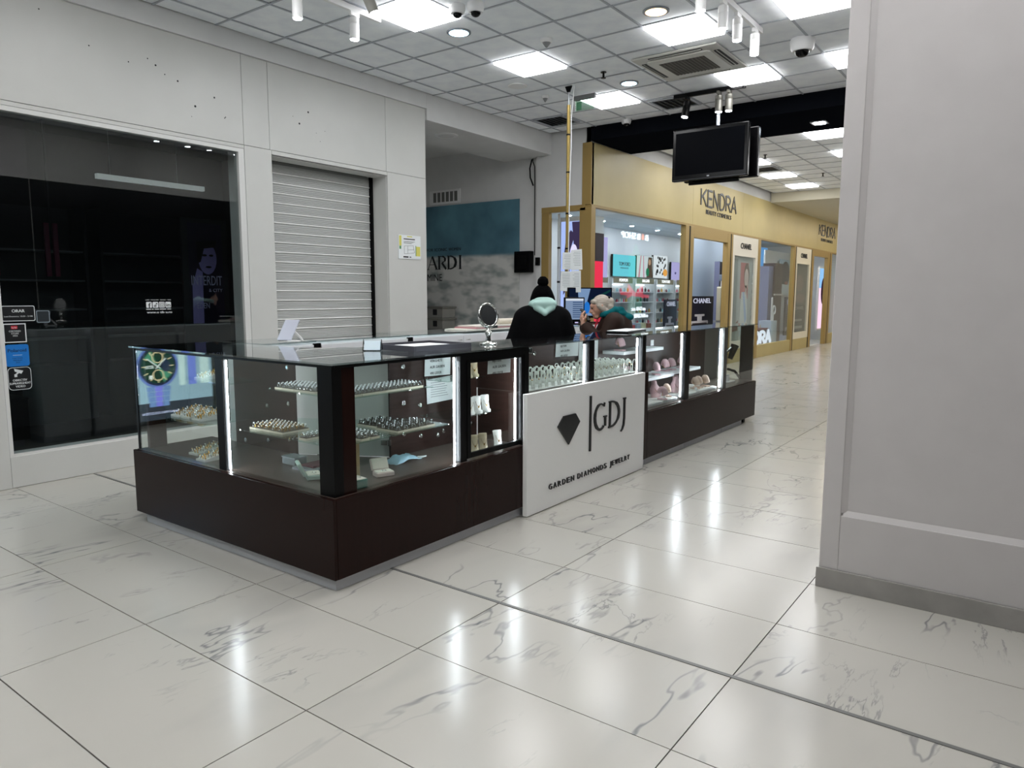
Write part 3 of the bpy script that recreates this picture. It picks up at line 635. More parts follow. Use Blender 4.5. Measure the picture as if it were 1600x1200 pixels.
# ---- walls outside the picture -----------------------------------------------------
struct(MB().box(-6.2, -7, 0, -6, 6.6, 4.13).build('wall_rear', mat('rear_wall', '#55585c', .6)))
struct(MB().box(-6, -7.2, 0, 4.6, -7, 4.13).build('wall_side', mat('side_wall', '#2e3033', .6)))
ww = struct(MB().box(4.6, .7, 0, 33, .88, 4.13).build('wall_front', mat('opposite_wall', '#b9b8b4', .7)))
MB().box(4.62, .88, 0, 18.45, .9, 3.25).build('dark_shopfront', mat('dark_front', '#0d1013', .25), ww)  # front known from reflections, run on further to darken the showcase panes
t = thing('gift_shop_front', 'dark green shop front opposite, seen mirrored in the cosmetics window', 'shop front', (21.2, .9, 0))
MB().box(18.5, .88, 0, 25, .9, 3.75).build('board', mat('green_front', '#122a26', .4), t)
m = MB().m(emis('shop_sign', '#eaf6ff', 9)); txt(m, 'B', (22.1, .9, 3.32), *FPY, .2, .2, .02, 'l', .002); txt(m, 'B', (21.52, .9, 3.32), *FPY, .2, .2, .02, 'l', .002); txt(m, 'SHOP', (21.2, .9, 3.32), *FPY, .2, .95, .02, 'l', .002)
m.build('sign_letters', parent=t)

m = MB().m(emis('shop_sign_o', '#ff8a3a', 4)).ell(.0, .1, .08, .1, (21.72, .9, 3.32), *FPY, .02); m.build('sign_emblem', parent=t)
m = MB().m(emis('gift_green', '#2a8a5c', 1.5)).rect(0, 0, .95, 1.9, (21.75, .9, .95), *FPY, .01).prism([(.2,1.9),(.75,1.9),(.48,2.25)], (21.75, .9, .95), *FPY, .01)
m.m(emis('gift_red', '#d8203c', 3.2)).prism([(-.5,.5),(1.5,.62),(1.5,.72),(-.5,.6)], (21.75, .9, .95), *FPY, .02)
for s_ in (-1, 1): m.prism([(.48,.66),(.48+s_*.5,.95),(.48+s_*.55,.5)], (21.75, .9, .95), *FPY, .03)
m.m(emis('gift_text', '#f4faff', 6)); txt(m, 'un DAR mic', (22.0, .9, 1.05), *FPY, .13, 1.0, .03, 'l', .004); txt(m, 'o BUCURIE mare', (22.2, .9, .82), *FPY, .13, 1.5, .03, 'l', .004)
m.build('window_display', parent=t)

# ================================================================== COSMETICS STORE
KY = 5.8
kw = sroot('wall_store', (9.9, KY, 0))
for x0, x1 in ((9.9, 13.85), (13.85, 16.75), (16.75, 20.1), (20.1, 23.4), (23.4, 27.2)):
    MB().box(x0+.002, KY, 2.945, x1-.002, KY+.08, 3.872).build('fascia_panel', M_GOLD, kw)
MB().box(9.9, KY+.02, 3.872, 27.2, KY+.1, 4.13).build('upper_wall', M_WALL, kw)
MB().box(9.885, KY-.004, 2.945, 9.9, KY+.16, 3.872).build('corner_trim', M_GOLDD, kw)
MB().box(9.9, KY-.006, 2.905, 27.2, KY+.1, 2.945).build('head_rail', M_GOLDD, kw)
def post(x0, x1, mt=M_GOLDD, y0=KY-.01, y1=KY+.1, z0=0, z1=2.905): return MB().box(x0, y0, z0, x1, y1, z1).build('post', mt, kw, bevel=.006)
post(9.885, 10.02, M_GOLDD, KY-.012, KY+.2); post(13.52, 13.69); post(13.69, 13.76, M_BLACK); post(13.76, 13.93); post(15.82, 16.0); post(16.0, 16.06, M_BLACK); post(16.06, 16.16)
post(17.9, 18.1); post(21.0, 21.15); post(21.15, 21.22, M_BLACK); post(22.8, 22.86, M_BLACK); post(22.86, 23.1); post(24.8, 25.05); post(25.05, 25.12, M_BLACK); post(25.12, 25.3); post(27.0, 27.2)
MB().box(13.93, KY-.008, 2.70, 15.82, KY+.1, 2.905).build('door_header', M_GOLDD, kw); MB().box(23.1, KY-.008, 2.74, 24.8, KY+.1, 2.905).build('door_header', M_GOLDD, kw)
# side window (towards the recess)
MB().box(9.885, KY+.1, 2.86, 9.98, 6.715, 2.945).build('head_rail', M_GOLDD, kw)
MB().box(9.885, 6.575, 0, 9.98, 6.715, 2.86).build('post', M_GOLDD, kw, bevel=.006)
MB().box(9.9, 6.0, 0, 9.98, 6.575, .31).build('plinth', M_GOLD, kw)
for x0, x1 in ((10.02, 13.52), (16.16, 17.9), (18.1, 21.0), (21.22, 22.8), (25.3, 27.0)): MB().box(x0, KY+.0, 0, x1, KY+.08, .315).build('plinth', M_GOLD, kw, bevel=.004)
def kwin(n, x0, x1, z0=.315, z1=2.905):
    w = sroot('window_%d' % n, (x0, KY, z0)); MB().box(x0, KY+.04, z0, x1, KY+.05, z1).build('pane', M_KGLASS, w); return w
kwin(2, 10.02, 13.52); kwin(3, 18.1, 21.0); kwin(4, 25.3, 27.0)
w = sroot('window_5', (9.93, 6.2, .31)); MB().box(9.93, 6.0, .31, 9.94, 6.575, 2.86).build('pane', M_KGLASS, w)
# store signs
def store_sign(x0, x1, z0, z1, zs, label):
    t = thing('store_sign', label, 'sign', (x0, KY, zs), 'store name signs on the gold fascia')
    word = 'KENDRA'; h = z1-z0; tot = sum(GL[c][0] for c in word)+.06*5; k = (x1-x0)/tot; u = 0
    for c in word:
        w_, st = GL[c]; m = MB()
        for P in st: m.stroke([((u+a)*k, b*h) for a, b in P], .042, (x0, KY, z0), *FNY, .014)
        m.build('letter', mat('sign_letter', '#3a3c40', .4), t); u += w_+.06
    m = MB(); txt(m, 'BEAUTY COSMETICS', ((x0+x1)/2, KY, zs), *FNY, .09, (x1-x0)*.70, .012, 'c', .002); m.build('subtitle', mat('sign_letter', '#3a3c40', .4), t)
store_sign(14.2, 16.28, 3.36, 3.68, 3.205, 'nearer dark store name sign on the gold fascia, over the door')
store_sign(23.5, 25.58, 3.39, 3.69, 3.215, 'farther dark store name sign on the gold fascia, by the pillar')
# illuminated letters standing on the window plinth
t = thing('store_sign', 'white glowing store name letters standing low inside the shop window', 'sign', (18.2, KY+.12, .315))
x = 16.98; word = 'KENDRA'; h = .30; tot = sum(GL[c][0] for c in word)+.06*5; k = 2.7/tot; u = 0
for c in word:
    w_, st = GL[c]
    if x+u*k > 18.02:
        m = MB()
        for P in st: m.stroke([((u+a)*k, b*h) for a, b in P], .062, (x, KY+.16, .317), *FNY, .04)
        m.build('letter', emis('white_letters', '#eaf4ff', 1.15), t)
    u += w_+.06
# interior shell
si = MB(); si.box(9.98, 9.4, 0, 27.2, 9.5, 3.6); si.box(9.98, 6.715, 0, 10.02, 9.4, 3.6); si.box(27.1, 5.9, 0, 27.2, 9.4, 3.6)
wi = struct(si.build('wall_store_interior', mat('store_white', '#dfe2e3', .5)))
struct(MB().box(9.98, 5.9, 3.3, 27.1, 9.4, 3.4).build('ceiling_store', mat('store_ceiling', '#b4bfc6', .6)))
MB().box(9.985, 5.9, .0005, 27.1, 9.4, .003).build('floor_finish', mat('store_floor', '#d7d7d4', .25), floor)
k = 0
for x in (10.9, 12.4, 13.9, 15.4, 16.9, 18.4, 19.9, 21.5, 23.2, 25.0):
    for y in (6.3, 7.5, 8.7):
        t = thing('downlight', 'small round downlight in the store ceiling', 'downlight', (x, y, 3.3), 'downlights in the cosmetics store')
        MB().lathe([(.075, 0), (.07, -.008), (.05, -.008)], (x, y, 3.3), 14).build('ring', M_WPLAST, t); MB().lathe([(.05, -.0085), (.045, -.012)], (x, y, 3.3), 14).build('lens', emis('store_lens', '#f4f8ff', 330), t)
# big portrait lightbox behind the side window
t = thing('portrait_lightbox', 'tall glowing lilac portrait lightbox behind the corner window', 'lightbox', (10.2, 6.4, .2))
MB().box(10.30, 6.06, .2, 10.36, 6.62, 2.82).build('housing', M_WPLAST, t)
m = MB(); o = (10.30, 6.60, .25); LB = lambda n, c, s=1.15: emis('lb_'+n, c, s)
m.m(LB('bg', '#a9b9ee')).rect(0, 0, .54, 2.5, o, *FNX, .002); m.m(LB('dress', '#d9c4ee')).prism([(.02,0),(.54,0),(.54,1.95),(.42,1.75),(.3,1.5),(.2,1.2),(.08,.7)], o, *FNX, .003); m.m(LB('cyan', '#9fe0ec')).prism([(.17,.0),(.54,.0),(.54,1.0),(.2,1.05)], o, *FNX, .004)
m.m(LB('hair', '#4b3a63', .6)).prism([(.05,1.3),(.08,1.7),(.06,1.95),(.10,2.25),(.19,2.36),(.27,2.28),(.2,2.1),(.15,1.95),(.17,1.7),(.12,1.4)], o, *FNX, .0045).prism([(.21,2.49),(.54,2.49),(.54,1.95),(.36,1.9),(.25,2.1)], o, *FNX, .0045)
m.m(LB('face', '#e8dcf4')).ell(.25, 1.98, .07, .15, o, *FNX, .005); m.build('display', parent=t)
# red glowing column
t = thing('light_column', 'slim red glowing column inside the corner of the store', 'light column', (10.38, 6.02, 0))
MB().box(10.36, 5.98, 0, 10.62, 6.02, 2.55).build('body', emis('red_glow', '#e2304c', 1.3), t); MB().box(10.36, 5.98, 2.55, 10.62, 6.02, 2.82).build('cap', M_WPLAST, t); MB().box(10.355, 5.975, 2.1, 10.625, 6.025, 2.55).build('shade', mat('red_dark', '#3a1f30', .5), t)
# white poles behind the side window
t = thing('clothes_rail', 'slim white upright display pole with clips behind the corner window', 'pole', (10.15, 6.6, 0)); MB().cyl((10.12, 6.53, 0), (10.12, 6.53, 2.86), .022, n=10).build('pole', M_WPLAST, t)
for z in (1.2, 1.75, 2.3): MB().lathe([(.026, 0), (.026, .03)], (10.12, 6.53, z), 10).build('clip', M_BLACK, t)

# shelving bays along the back wall
M_SHELF = mat('store_shelf', '#cfd2d0', .4); M_TAUPE = mat('taupe_label', '#8d8468', .5)
BOTS = []
for n_, (cc, hh, ww_) in enumerate((('#d8d2c8', .1, .05), ('#c96a78', .09, .06), ('#3a3b40', .12, .045), ('#c9a45a', .11, .05), ('#9fc6cc', .1, .055), ('#8a3342', .08, .06))):
    b = MB(); b.box(-ww_/2, -.02, 0, ww_/2, .02, hh*.72); b.lathe([(ww_*.28, hh*.72), (ww_*.28, hh), (ww_*.1, hh*1.02)], (0, 0, 0), 8); BOTS.append((b, mat('bottle%d' % n_, cc, .25), [None]))
def bottle(x, y, z, kind, label, group):
    b, mt, me = BOTS[kind]
    if me[0] is None: o = b.build('perfume_bottle', mt, loc=(0, 0, 0)); me[0] = o.data
    else: o = bpy.data.objects.new('perfume_bottle', me[0]); COL.objects.link(o)
    o.location = (x, y, z); return tag(o, label, 'bottle', group)
BAYN = ['at the left end of the back wall', 'under the turquoise screen', 'behind the gift display', 'beside the patterned screen', 'near the door', 'behind the shop window letters', 'right of the shop window letters']
SIGNS = ['L O', 'POMPOM', 'BVLGARI', 'TOM FORD', 'CHANEL', 'LAURENT ARMANI', '']
for bi, (x0, x1) in enumerate(((15.1, 16.3), (16.45, 17.65), (17.75, 18.95), (19.05, 20.25), (20.35, 21.5), (29, 29), (29, 29))):
    if x0 > 27: continue
    t = thing('shelf_bay', 'white lit shelving bay with perfumes '+BAYN[bi], 'shelf unit', (x0, 9.1, 0), 'perfume shelving bays')
    b = MB(); b.box(x0, 9.36, 0, x1, 9.4, 2.0); b.box(x0, 9.0, 0, x0+.03, 9.36, 2.0); b.box(x1-.03, 9.0, 0, x1, 9.36, 2.0); b.box(x0, 9.0, 0, x1, 9.4, .5); b.build('carcass', M_SHELF, t)
    MB().box(x0+.08, 8.985, 1.86, x1-.08, 9.0, 2.0).build('name_board', M_TAUPE, t)
    if SIGNS[bi]: m = MB(); txt(m, SIGNS[bi], ((x0+x1)/2, 8.985, 1.90), *FNY, .08, None, .006, 'c', .003); m.build('name_lettering', emis('name_white', '#ffffff', 1.6), t)
    for z in (.75, 1.05, 1.35, 1.62):
        MB().box(x0+.03, 9.02, z, x1-.03, 9.36, z+.02).build('shelf', M_SHELF, t)
        xx = x0+.12
        while xx < x1-.1:
            kd = random.choice((0, 1, 2, 3, 4, 5)); bottle(xx, 9.1, z+.0205, kd, 'small perfume bottle on the shelving bay '+BAYN[bi], 'perfume bottles in the bay '+BAYN[bi]); xx += random.choice((.11, .15, .2, .24))
    MB().box(x0+.05, 9.30, 1.82, x1-.05, 9.34, 1.84).build('shelf_light', emis('shelf_lit', '#f4f8ff', 5), t)
# screens above the bays
def screen(x0, x1, z0, z1, y, label, draw, cat='screen'):
    t = thing('wall_screen', label, cat, (x0, y, z0), 'lit pictures above the shelving')
    MB().box(x0, y, z0, x1, y+.06, z1).build('housing', M_BLACK, t); m = MB(); draw(m, (x0, y, z0), x1-x0, z1-z0); m.build('picture', parent=t); return t
def d_tom(m, o, w, h): m.m(emis('turq', '#74dcea', .95)).rect(0, 0, w, h, o, *FNY, .004); m.m(M_INK); txt(m, 'TOM FORD', (o[0]+w*.5, o[1], o[2]+h*.5), *FNY, .1, w*.5, .008, 'c', .004); txt(m, 'PRIVATE', (o[0]+w*.5, o[1], o[2]+h*.36), *FNY, .04, w*.36, .008, 'c')
screen(17.04, 18.32, 2.05, 2.62, 9.3, 'turquoise lit screen with small dark lettering', d_tom)
def d_fig(m, o, w, h):
    m.m(emis('palep', '#dfe9ea', .9)).rect(0, 0, w, h, o, *FNY, .004); m.m(emis('pinkl', '#e39ab0', .8)).prism([(w*.1,0),(w*.2,0),(w*.28,h),(w*.22,h)], o, *FNY, .006).prism([(w*.42,0),(w*.48,0),(w*.42,h),(w*.38,h)], o, *FNY, .006)
    m.m(emis('brownf', '#6a5648', .7)).prism([(w*.62,0),(w,0),(w*.95,h*.95),(w*.72,h*.95)], o, *FNY, .006); m.m(emis('skinf', '#d8b090', .8)).ell(w*.8, h*.72, w*.07, h*.14, o, *FNY, .008); m.m(emis('greenf', '#2a8a62', .8)).ell(w*.68, h*.25, w*.1, h*.2, o, *FNY, .008)
screen(18.4, 19.4, 2.05, 2.65, 9.3, 'lit picture of a brown clad figure with a green ball', d_fig)
def d_pat(m, o, w, h):
    m.m(emis('patw', '#eef2f4', 1.0)).rect(0, 0, w, h, o, *FNY, .004); m.m(M_INK)
    for k in range(26): m.prism([(a*.09+random.Random(k).uniform(.1, .85)*w, b*.09+random.Random(k+99).uniform(.08, .85)*h) for a, b in ((0,0),(.9,.3),(.6,1),(-.1,.7))], o, *FNY, .006)
    m.m(emis('orang', '#f0a850', 1.1)).ell(w*.85, h*.25, w*.16, h*.16, o, *FNY, .008)
screen(19.45, 20.4, 2.05, 2.7, 9.3, 'black and white patterned lit picture with an orange spot', d_pat)
def d_lil(m, o, w, h): m.m(emis('lilac', '#c6bdf0', .9)).rect(0, 0, w, h, o, *FNY, .004); m.m(mat('lil_dot', '#5a4f9a')).ell(w*.5, h*.45, w*.1, h*.06, o, *FNY, .006)
screen(14.25, 14.75, 1.95, 2.85, 8.2, 'narrow lilac lit panel beside the red column', d_lil); screen(20.7, 21.3, 1.95, 2.55, 9.3, 'small lilac lit picture with a dark emblem near the door', d_lil)
# navy counters, pale blue partition, giant bottles by the doors
t = thing('partition', 'pale blue partition wall standing behind the store door', 'partition', (15.8, 6.9, 0)); MB().box(16.45, 6.95, 0, 19.0, 7.05, 3.2).build('panel', mat('pale_blue', '#c3d6ec', .5), t); MB().box(16.43, 6.94, 0, 16.4495, 7.06, 3.2).build('edge_trim', M_ALU, t)
M_NAVY = mat('navy', '#10132a', .3)
t = thing('display_tower', 'tall dark tower beside the giant perfume bottle', 'display', (17.3, 6.6, 0)); MB().box(17.32, 6.52, 0, 18.2, 6.64, 2.36).build('body', M_NAVY, t); MB().box(17.30, 6.515, 0, 17.3195, 6.645, 2.37).build('side_panel', mat('lavgrey', '#8e93b4', .5), t)
def navy_board(x0, x1, z0, z1, y, label, txtx):
    t = thing('display_counter', label, 'counter', (x0, y, 0)); MB().box(x0, y, 0, x1, y+.3, z0).build('base', mat('pale_base', '#b4c2dc', .4), t); MB().box(x0, y, z0, x1, y+.05, z1).build('board', M_NAVY, t)
    w = x1-x0; o = (x0, y, z0); m = MB(); m.m(emis('navy_white', '#d8dcf0', .7)); txt(m, 'CHANEL', (x0+w*.5, y, z1-.2*(z1-z0)*.95-.02), *FNY, .11*(z1-z0)/.7, w*.74, .006, 'c', .006)
    h = z1-z0
    m.m(mat('pale_bottle', '#c8c6cc', .4)).rrect(w*.2, h*.36, w*.6, h*.43, h*.03, o, *FNY, .01).rect(w*.31, h*.22, w*.49, h*.36, o, *FNY, .01).rrect(w*.04, h*.1, w*.76, h*.22, h*.05, o, *FNY, .01)
    m.m(mat('amber_dark', '#3a2c24', .3)).rrect(w*.1, h*.08, w*.7, h*.15, h*.02, o, *FNY, .014)
    m.build('print', parent=t)
navy_board(15.05, 16.42, .83, 1.53, 6.3, 'navy counter board with white lettering and bottle print in the doorway', 0)
navy_board(15.75, 16.4, .75, 1.45, 7.2, 'navy lettered board seen through the window left of the door', 0)
navy_board(24.3, 25.6, .25, 1.5, 6.9, 'navy lettered board in the farther doorway', 0)
M_AMBER = mat('amber', '#c98a2a', .2); M_BGLASS = mat('bottle_dark', '#3b3a2c', .15)
def giant_bottle(x, y, z, s, label):
    t = thing('giant_perfume_bottle', label, 'bottle', (x, y, z), 'giant display perfume bottles')
    b = MB().rrect(-.3*s, 0, .3*s, .95*s, .05*s, (x, y, z), *FNY, .12*s); b.build('outer_glass', mat('bottle_rim', '#d9d2b8', .2), t)
    MB().rrect(-.26*s, .32*s, .26*s, .9*s, .03*s, (x, y-.12*s, z), *FNY, .004).build('upper_body', M_BGLASS, t); MB().rrect(-.26*s, .05*s, .26*s, .32*s, .03*s, (x, y-.12*s, z), *FNY, .006).build('perfume', emis('amber_lit', '#e0a030', .7), t)
    MB().rect(-.15*s, .42*s, .15*s, .78*s, (x, y-.125*s, z), *FNY, .006).build('label_plate', M_PAPER, t); MB().rect(-.1*s, .95*s, .1*s, 1.1*s, (x, y-.02*s, z), *FNY, .08*s).build('neck', M_WPLAST, t); MB().rrect(-.16*s, 1.1*s, .16*s, 1.28*s, .04*s, (x, y, z), *FNY, .12*s).build('stopper', mat('stopper', '#9aa6b8', .1), t)
giant_bottle(16.86, 6.3, .95, .85, 'giant amber perfume bottle in the nearer doorway'); 
t = thing('pedestal', 'pale blue pedestal under the giant bottle in the nearer doorway', 'pedestal', (16.86, 6.3, 0)); MB().box(16.55, 6.15, .0035, 17.15, 6.45, .9).build('body', mat('pale_base', '#b4c2dc', .4), t); MB().box(16.53, 6.12, .9, 17.17, 6.48, .95).build('top', M_ALU, t)
giant_bottle(24.15, 6.45, .5, .6, 'giant amber perfume bottle in the farther doorway')
t = thing('pedestal', 'pale blue pedestal under the giant bottle in the farther doorway', 'pedestal', (24.15, 6.45, 0)); MB().box(23.8, 6.25, .02, 24.5, 6.6, .46).build('body', mat('pale_base', '#b4c2dc', .4), t); MB().box(23.78, 6.23, .46, 24.52, 6.62, .5).build('top', M_ALU, t)
# white framed brand panels
def brand_panel(x0, x1, label, dark):
    t = thing('brand_panel', label, 'display panel', (x0, KY, .315), 'white framed brand panels in the shopfront')
    f = MB(); w = .16; f.box(x0, KY-.004, 2.45, x1, KY+.05, 2.9); f.box(x0, KY-.004, .315, x0+w*.8, KY+.05, 2.45); f.box(x1-w, KY-.004, .315, x1, KY+.05, 2.45); f.box(x0+w*.8, KY-.004, .315, x1-w, KY+.05, .5); f.build('frame', mat('cream_frame', '#e6e0d2', .5), t)
    m = MB(); txt(m, 'CHANEL', ((x0+x1)/2, KY-.004, 2.62), *FNY, .13, (x1-x0)*.42, .01, 'c', .008); m.build('lettering', M_INK, t)
    o = (x0+w*.8, KY+.06, .5); W_, H_ = x1-x0-w*1.8, 1.95; m = MB()
    if not dark:
        m.m(mat('bp_bg', '#c3c6c2', .5)).rect(0, 0, W_, H_, o, *FNY, .002); m.m(mat('bp_red', '#cf8f8c', .6)).rect(W_*.42, H_*.5, W_*.8, H_*.93, o, *FNY, .003)
        m.m(mat('bp_hair', '#8a7a70', .6)).ell(W_*.72, H_*.78, W_*.13, H_*.15, o, *FNY, .004); m.m(mat('bp_skin', '#e6d6cc', .6)).ell(W_*.71, H_*.74, W_*.1, H_*.12, o, *FNY, .005).rect(W_*.66, H_*.55, W_*.74, H_*.66, o, *FNY, .005)
        m.m(mat('bp_white', '#e6e8e2', .6)).prism([(W_*.42,0),(W_*.82,0),(W_*.8,H_*.35),(W_*.74,H_*.58),(W_*.5,H_*.58),(W_*.46,H_*.4)], o, *FNY, .0045); m.m(mat('bp_blue', '#b9cdea', .6)).prism([(W_*.55,H_*.58),(W_*.63,H_*.58),(W_*.78,H_*.25),(W_*.7,H_*.2)], o, *FNY, .0055)
        m.m(mat('bp_grey', '#9aa09c', .6)).rect(0, 0, W_*.3, H_*.97, o, *FNY, .003); m.m(mat('bp_strip', '#b9bfbe', .6)).rect(W_*.28, 0, W_*.34, H_, o, *FNY, .004)
        m.m(mat('bp_rose', '#8a5a50', .6)).prism([(0,H_*.1),(W_*.38,H_*.12),(W_*.38,H_*.24),(0,H_*.13)], o, *FNY, .005); m.m(mat('bp_ltxt', '#dfeaff', .5)); txt(m, 'ZS', (o[0]+W_*.55, o[1], o[2]+H_*.06), *FNY, .16, .3, .007, 'c', .01)
    else:
        m.m(mat('bp_dk', '#5b5d58', .4)).rect(0, 0, W_, H_, o, *FNY, .002); m.m(mat('bp_dk2', '#8a7872', .5)).ell(W_*.45, H_*.72, W_*.3, H_*.12, o, *FNY, .003).ell(W_*.5, H_*.5, W_*.4, H_*.07, o, *FNY, .003); m.m(mat('bp_dk3', '#2c2f2e', .4)).rect(0, 0, W_, H_*.4, o, *FNY, .004)
        m.m(mat('bp_dkt', '#a9aca8', .5)); txt(m, 'CHANEL', (o[0]+W_*.5, o[1], o[2]+H_*.33), *FNY, .1, W_*.7, .006, 'c', .006); m.rrect(W_*.15, H_*.16, W_*.75, H_*.19, .02, o, *FNY, .006).rrect(W_*.1, H_*.05, W_*.8, H_*.09, .02, o, *FNY, .006)
    m.build('poster', parent=t); MB().box(x0+w*.8, KY+.02, .5, x1-w, KY+.026, 2.45).build('pane', M_KGLASS, t)
brand_panel(16.16, 17.9, 'nearer white framed brand panel with a pale portrait poster', False); brand_panel(21.22, 22.8, 'farther white framed brand panel with a dark poster', True)
# things behind the window with the glowing letters
def d_sky(m, o, w, h):
    m.m(emis('skyb', '#5aa8ea', .9)).rect(0, 0, w, h, o, *FNY, .004); m.m(emis('hairb', '#4a2f3a', .6)).ell(w*.35, h*.5, w*.2, h*.46, o, *FNY, .006); m.m(emis('skinb', '#e8cfe0', .9)).ell(w*.2, h*.6, w*.13, h*.26, o, *FNY, .008); m.prism([(0,0),(w*.2,0),(w*.3,h*.4),(w*.1,h*.45)], o, *FNY, .0075)
    m.m(emis('cityb', '#7f9ad8', .8)).prism([(w*.5,0),(w,0),(w,h*.3),(w*.85,h*.22),(w*.75,h*.38),(w*.62,h*.2)], o, *FNY, .006)
screen(23.2, 25.4, 2.2, 3.15, 7.9, 'bright blue lit portrait picture behind the shop window letters', d_sky)
t = thing('shelf_bay', 'white shelving bay with make-up behind the shop window letters', 'shelf unit', (22.6, 7.9, 0), 'perfume shelving bays')
b = MB(); b.box(21.6, 7.95, 0, 25.4, 8.0, 2.15); b.box(21.6, 7.6, 0, 21.64, 7.95, 2.15); b.box(25.36, 7.6, 0, 25.4, 7.95, 2.15); b.build('carcass', M_SHELF, t); MB().box(21.7, 7.57, 1.85, 25.3, 7.6, 2.05).build('name_board', M_TAUPE, t)
m = MB(); txt(m, 'LAURENT ARMANI', (23.9, 7.57, 1.9), *FNY, .1, 2.2, .006, 'c', .004); m.build('name_lettering', emis('name_white', '#ffffff', 1.6), t)
for z in (.45, .75, 1.05, 1.35, 1.6):
    MB().box(21.64, 7.6, z, 25.36, 7.95, z+.025).build('shelf', M_SHELF, t)
    xx = 21.8
    while xx < 25.3: bottle(xx, 7.7, z+.0255, random.choice((1, 2, 2, 5, 0)), 'small make-up item on the bay behind the window letters', 'make-up items behind the window letters'); xx += random.choice((.16, .2, .3))
t = thing('display_tower', 'dark plum display tower behind the shop window', 'display', (22.6, 6.5, 0)); MB().box(22.0, 6.6, 0, 22.75, 6.95, 2.5).build('body', mat('plum', '#3a2530', .4), t); MB().box(21.6, 6.65, 0, 22.0, 6.95, 2.4).build('side_panel', mat('lavgrey', '#8e93b4', .5), t); MB().box(21.98, 6.56, 1.55, 22.77, 6.6, 1.6).build('shelf', M_WPLAST, t)
t = thing('product_display', 'low maroon product table behind the glowing letters', 'display', (19.6, 6.3, 0)); MB().box(18.5, 6.25, 0, 20.3, 6.7, .62).build('body', mat('maroon', '#5a2230', .5), t); MB().box(18.46, 6.21, .62, 20.34, 6.74, .66).build('top', mat('maroon_top', '#7a3540', .4), t)
for k in range(7): bottle(18.7+k*.25, 6.4, .6605, k % 6, 'product standing on the low maroon table', 'products on the low maroon table')
t = thing('acrylic_display', 'white acrylic stand with tall bottle shapes near the window edge', 'display', (20.6, 6.3, 0)); MB().box(20.4, 6.15, 0, 20.9, 6.5, .85).build('base', mat('pale_base2', '#c8dcee', .4), t)
m = MB(); m.rect(.05, .85, .12, 1.5, (20.4, 6.2, 0), *FNY, .03).annulus(.3, 1.15, .1, .13, (20.4, 6.2, 0), *FNY, .03).rect(.2, .85, .24, 1.1, (20.4, 6.2, 0), *FNY, .03); m.build('ornament', M_WPLAST, t)
t = thing('wall_poster', 'dark haired portrait poster on the wall of the farther doorway', 'poster', (25.5, 7.3, 1.4)); MB().box(24.9, 7.3, 1.55, 26.4, 7.34, 2.75).build('board', mat('pale_blue2', '#a8c4d2', .5), t)
m = MB(); o = (24.9, 7.3, 1.55); m.m(mat('wp_dark', '#14182c', .5)).ell(.6, .72, .5, .42, o, *FNY, .003); m.m(mat('wp_red', '#a0584e', .5)).ell(.75, .42, .2, .06, o, *FNY, .004); m.m(mat('wp_pale', '#d5e2e4', .5)).prism([(0,0),(1.5,0),(1.2,.35),(.3,.38)], o, *FNY, .0035); m.build('print', parent=t)
t = thing('partition', 'white panelled wall behind the farther doorway', 'partition', (25, 7.4, 0)); 
for z in (0, .6, 1.2, 1.8, 2.4): MB().box(23.6, 7.4, z+.004, 27.0, 7.45, z+.596).build('panel', mat('store_white2', '#dcdedb', .4), t)
t = thing('portrait_lightbox', 'tall pink glowing lightbox beside the pillar edge', 'lightbox', (26, 6.2, .3)); MB().box(25.5, 6.2, .4, 27.0, 6.26, 2.5).build('housing', M_WPLAST, t)
m = MB(); o = (25.5, 6.2, .4); m.m(emis('pinkb', '#f0cbe0', 1.1)).rect(.05, .05, 1.45, 1.4, o, *FNY, .004); m.m(emis('blueb', '#8fc0ee', 1.0)).rect(.05, 1.4, 1.45, 2.05, o, *FNY, .004); m.m(emis('darkb', '#4a3040', .5)).ell(.6, 1.3, .3, .45, o, *FNY, .006); m.build('display', parent=t)
# gift display with products behind the first window
t = thing('gift_table', 'white product table behind the first store window', 'table', (12.3, 6.6, 0)); MB().box(10.9, 6.3, .0035, 13.5, 6.9, .74).build('body', M_WPLAST, t); MB().box(10.86, 6.26, .74, 13.54, 6.94, .78).build('top', mat('table_top', '#e4e6e6', .3), t)
GB = ['#b9bfa0', '#7d4a3f', '#4a5a86', '#c9c09a', '#a8b8a0', '#3b5f50', '#b04a50', '#8fa6b8']
for k in range(10):
    x = 11.2+k*.235; h = random.uniform(.13, .26); b = MB().box(x-.085, 6.42, .7805, x+.085, 6.56, .78+h)
    o = tag(b.build('gift_box', mat('gift%d' % (k % 8), GB[k % 8], .5), loc=(x, 6.49, .78)), ['sage', 'brown', 'blue', 'straw', 'pale green', 'dark green', 'red', 'steel blue', 'second sage', 'second brown'][k]+' gift box on the white product table behind the first window', 'box', 'gift boxes on the white table'); MB().box(x-.087, 6.418, .78+h*.4, x+.087, 6.562, .78+h*.52).build('ribbon', M_PAPER, o)
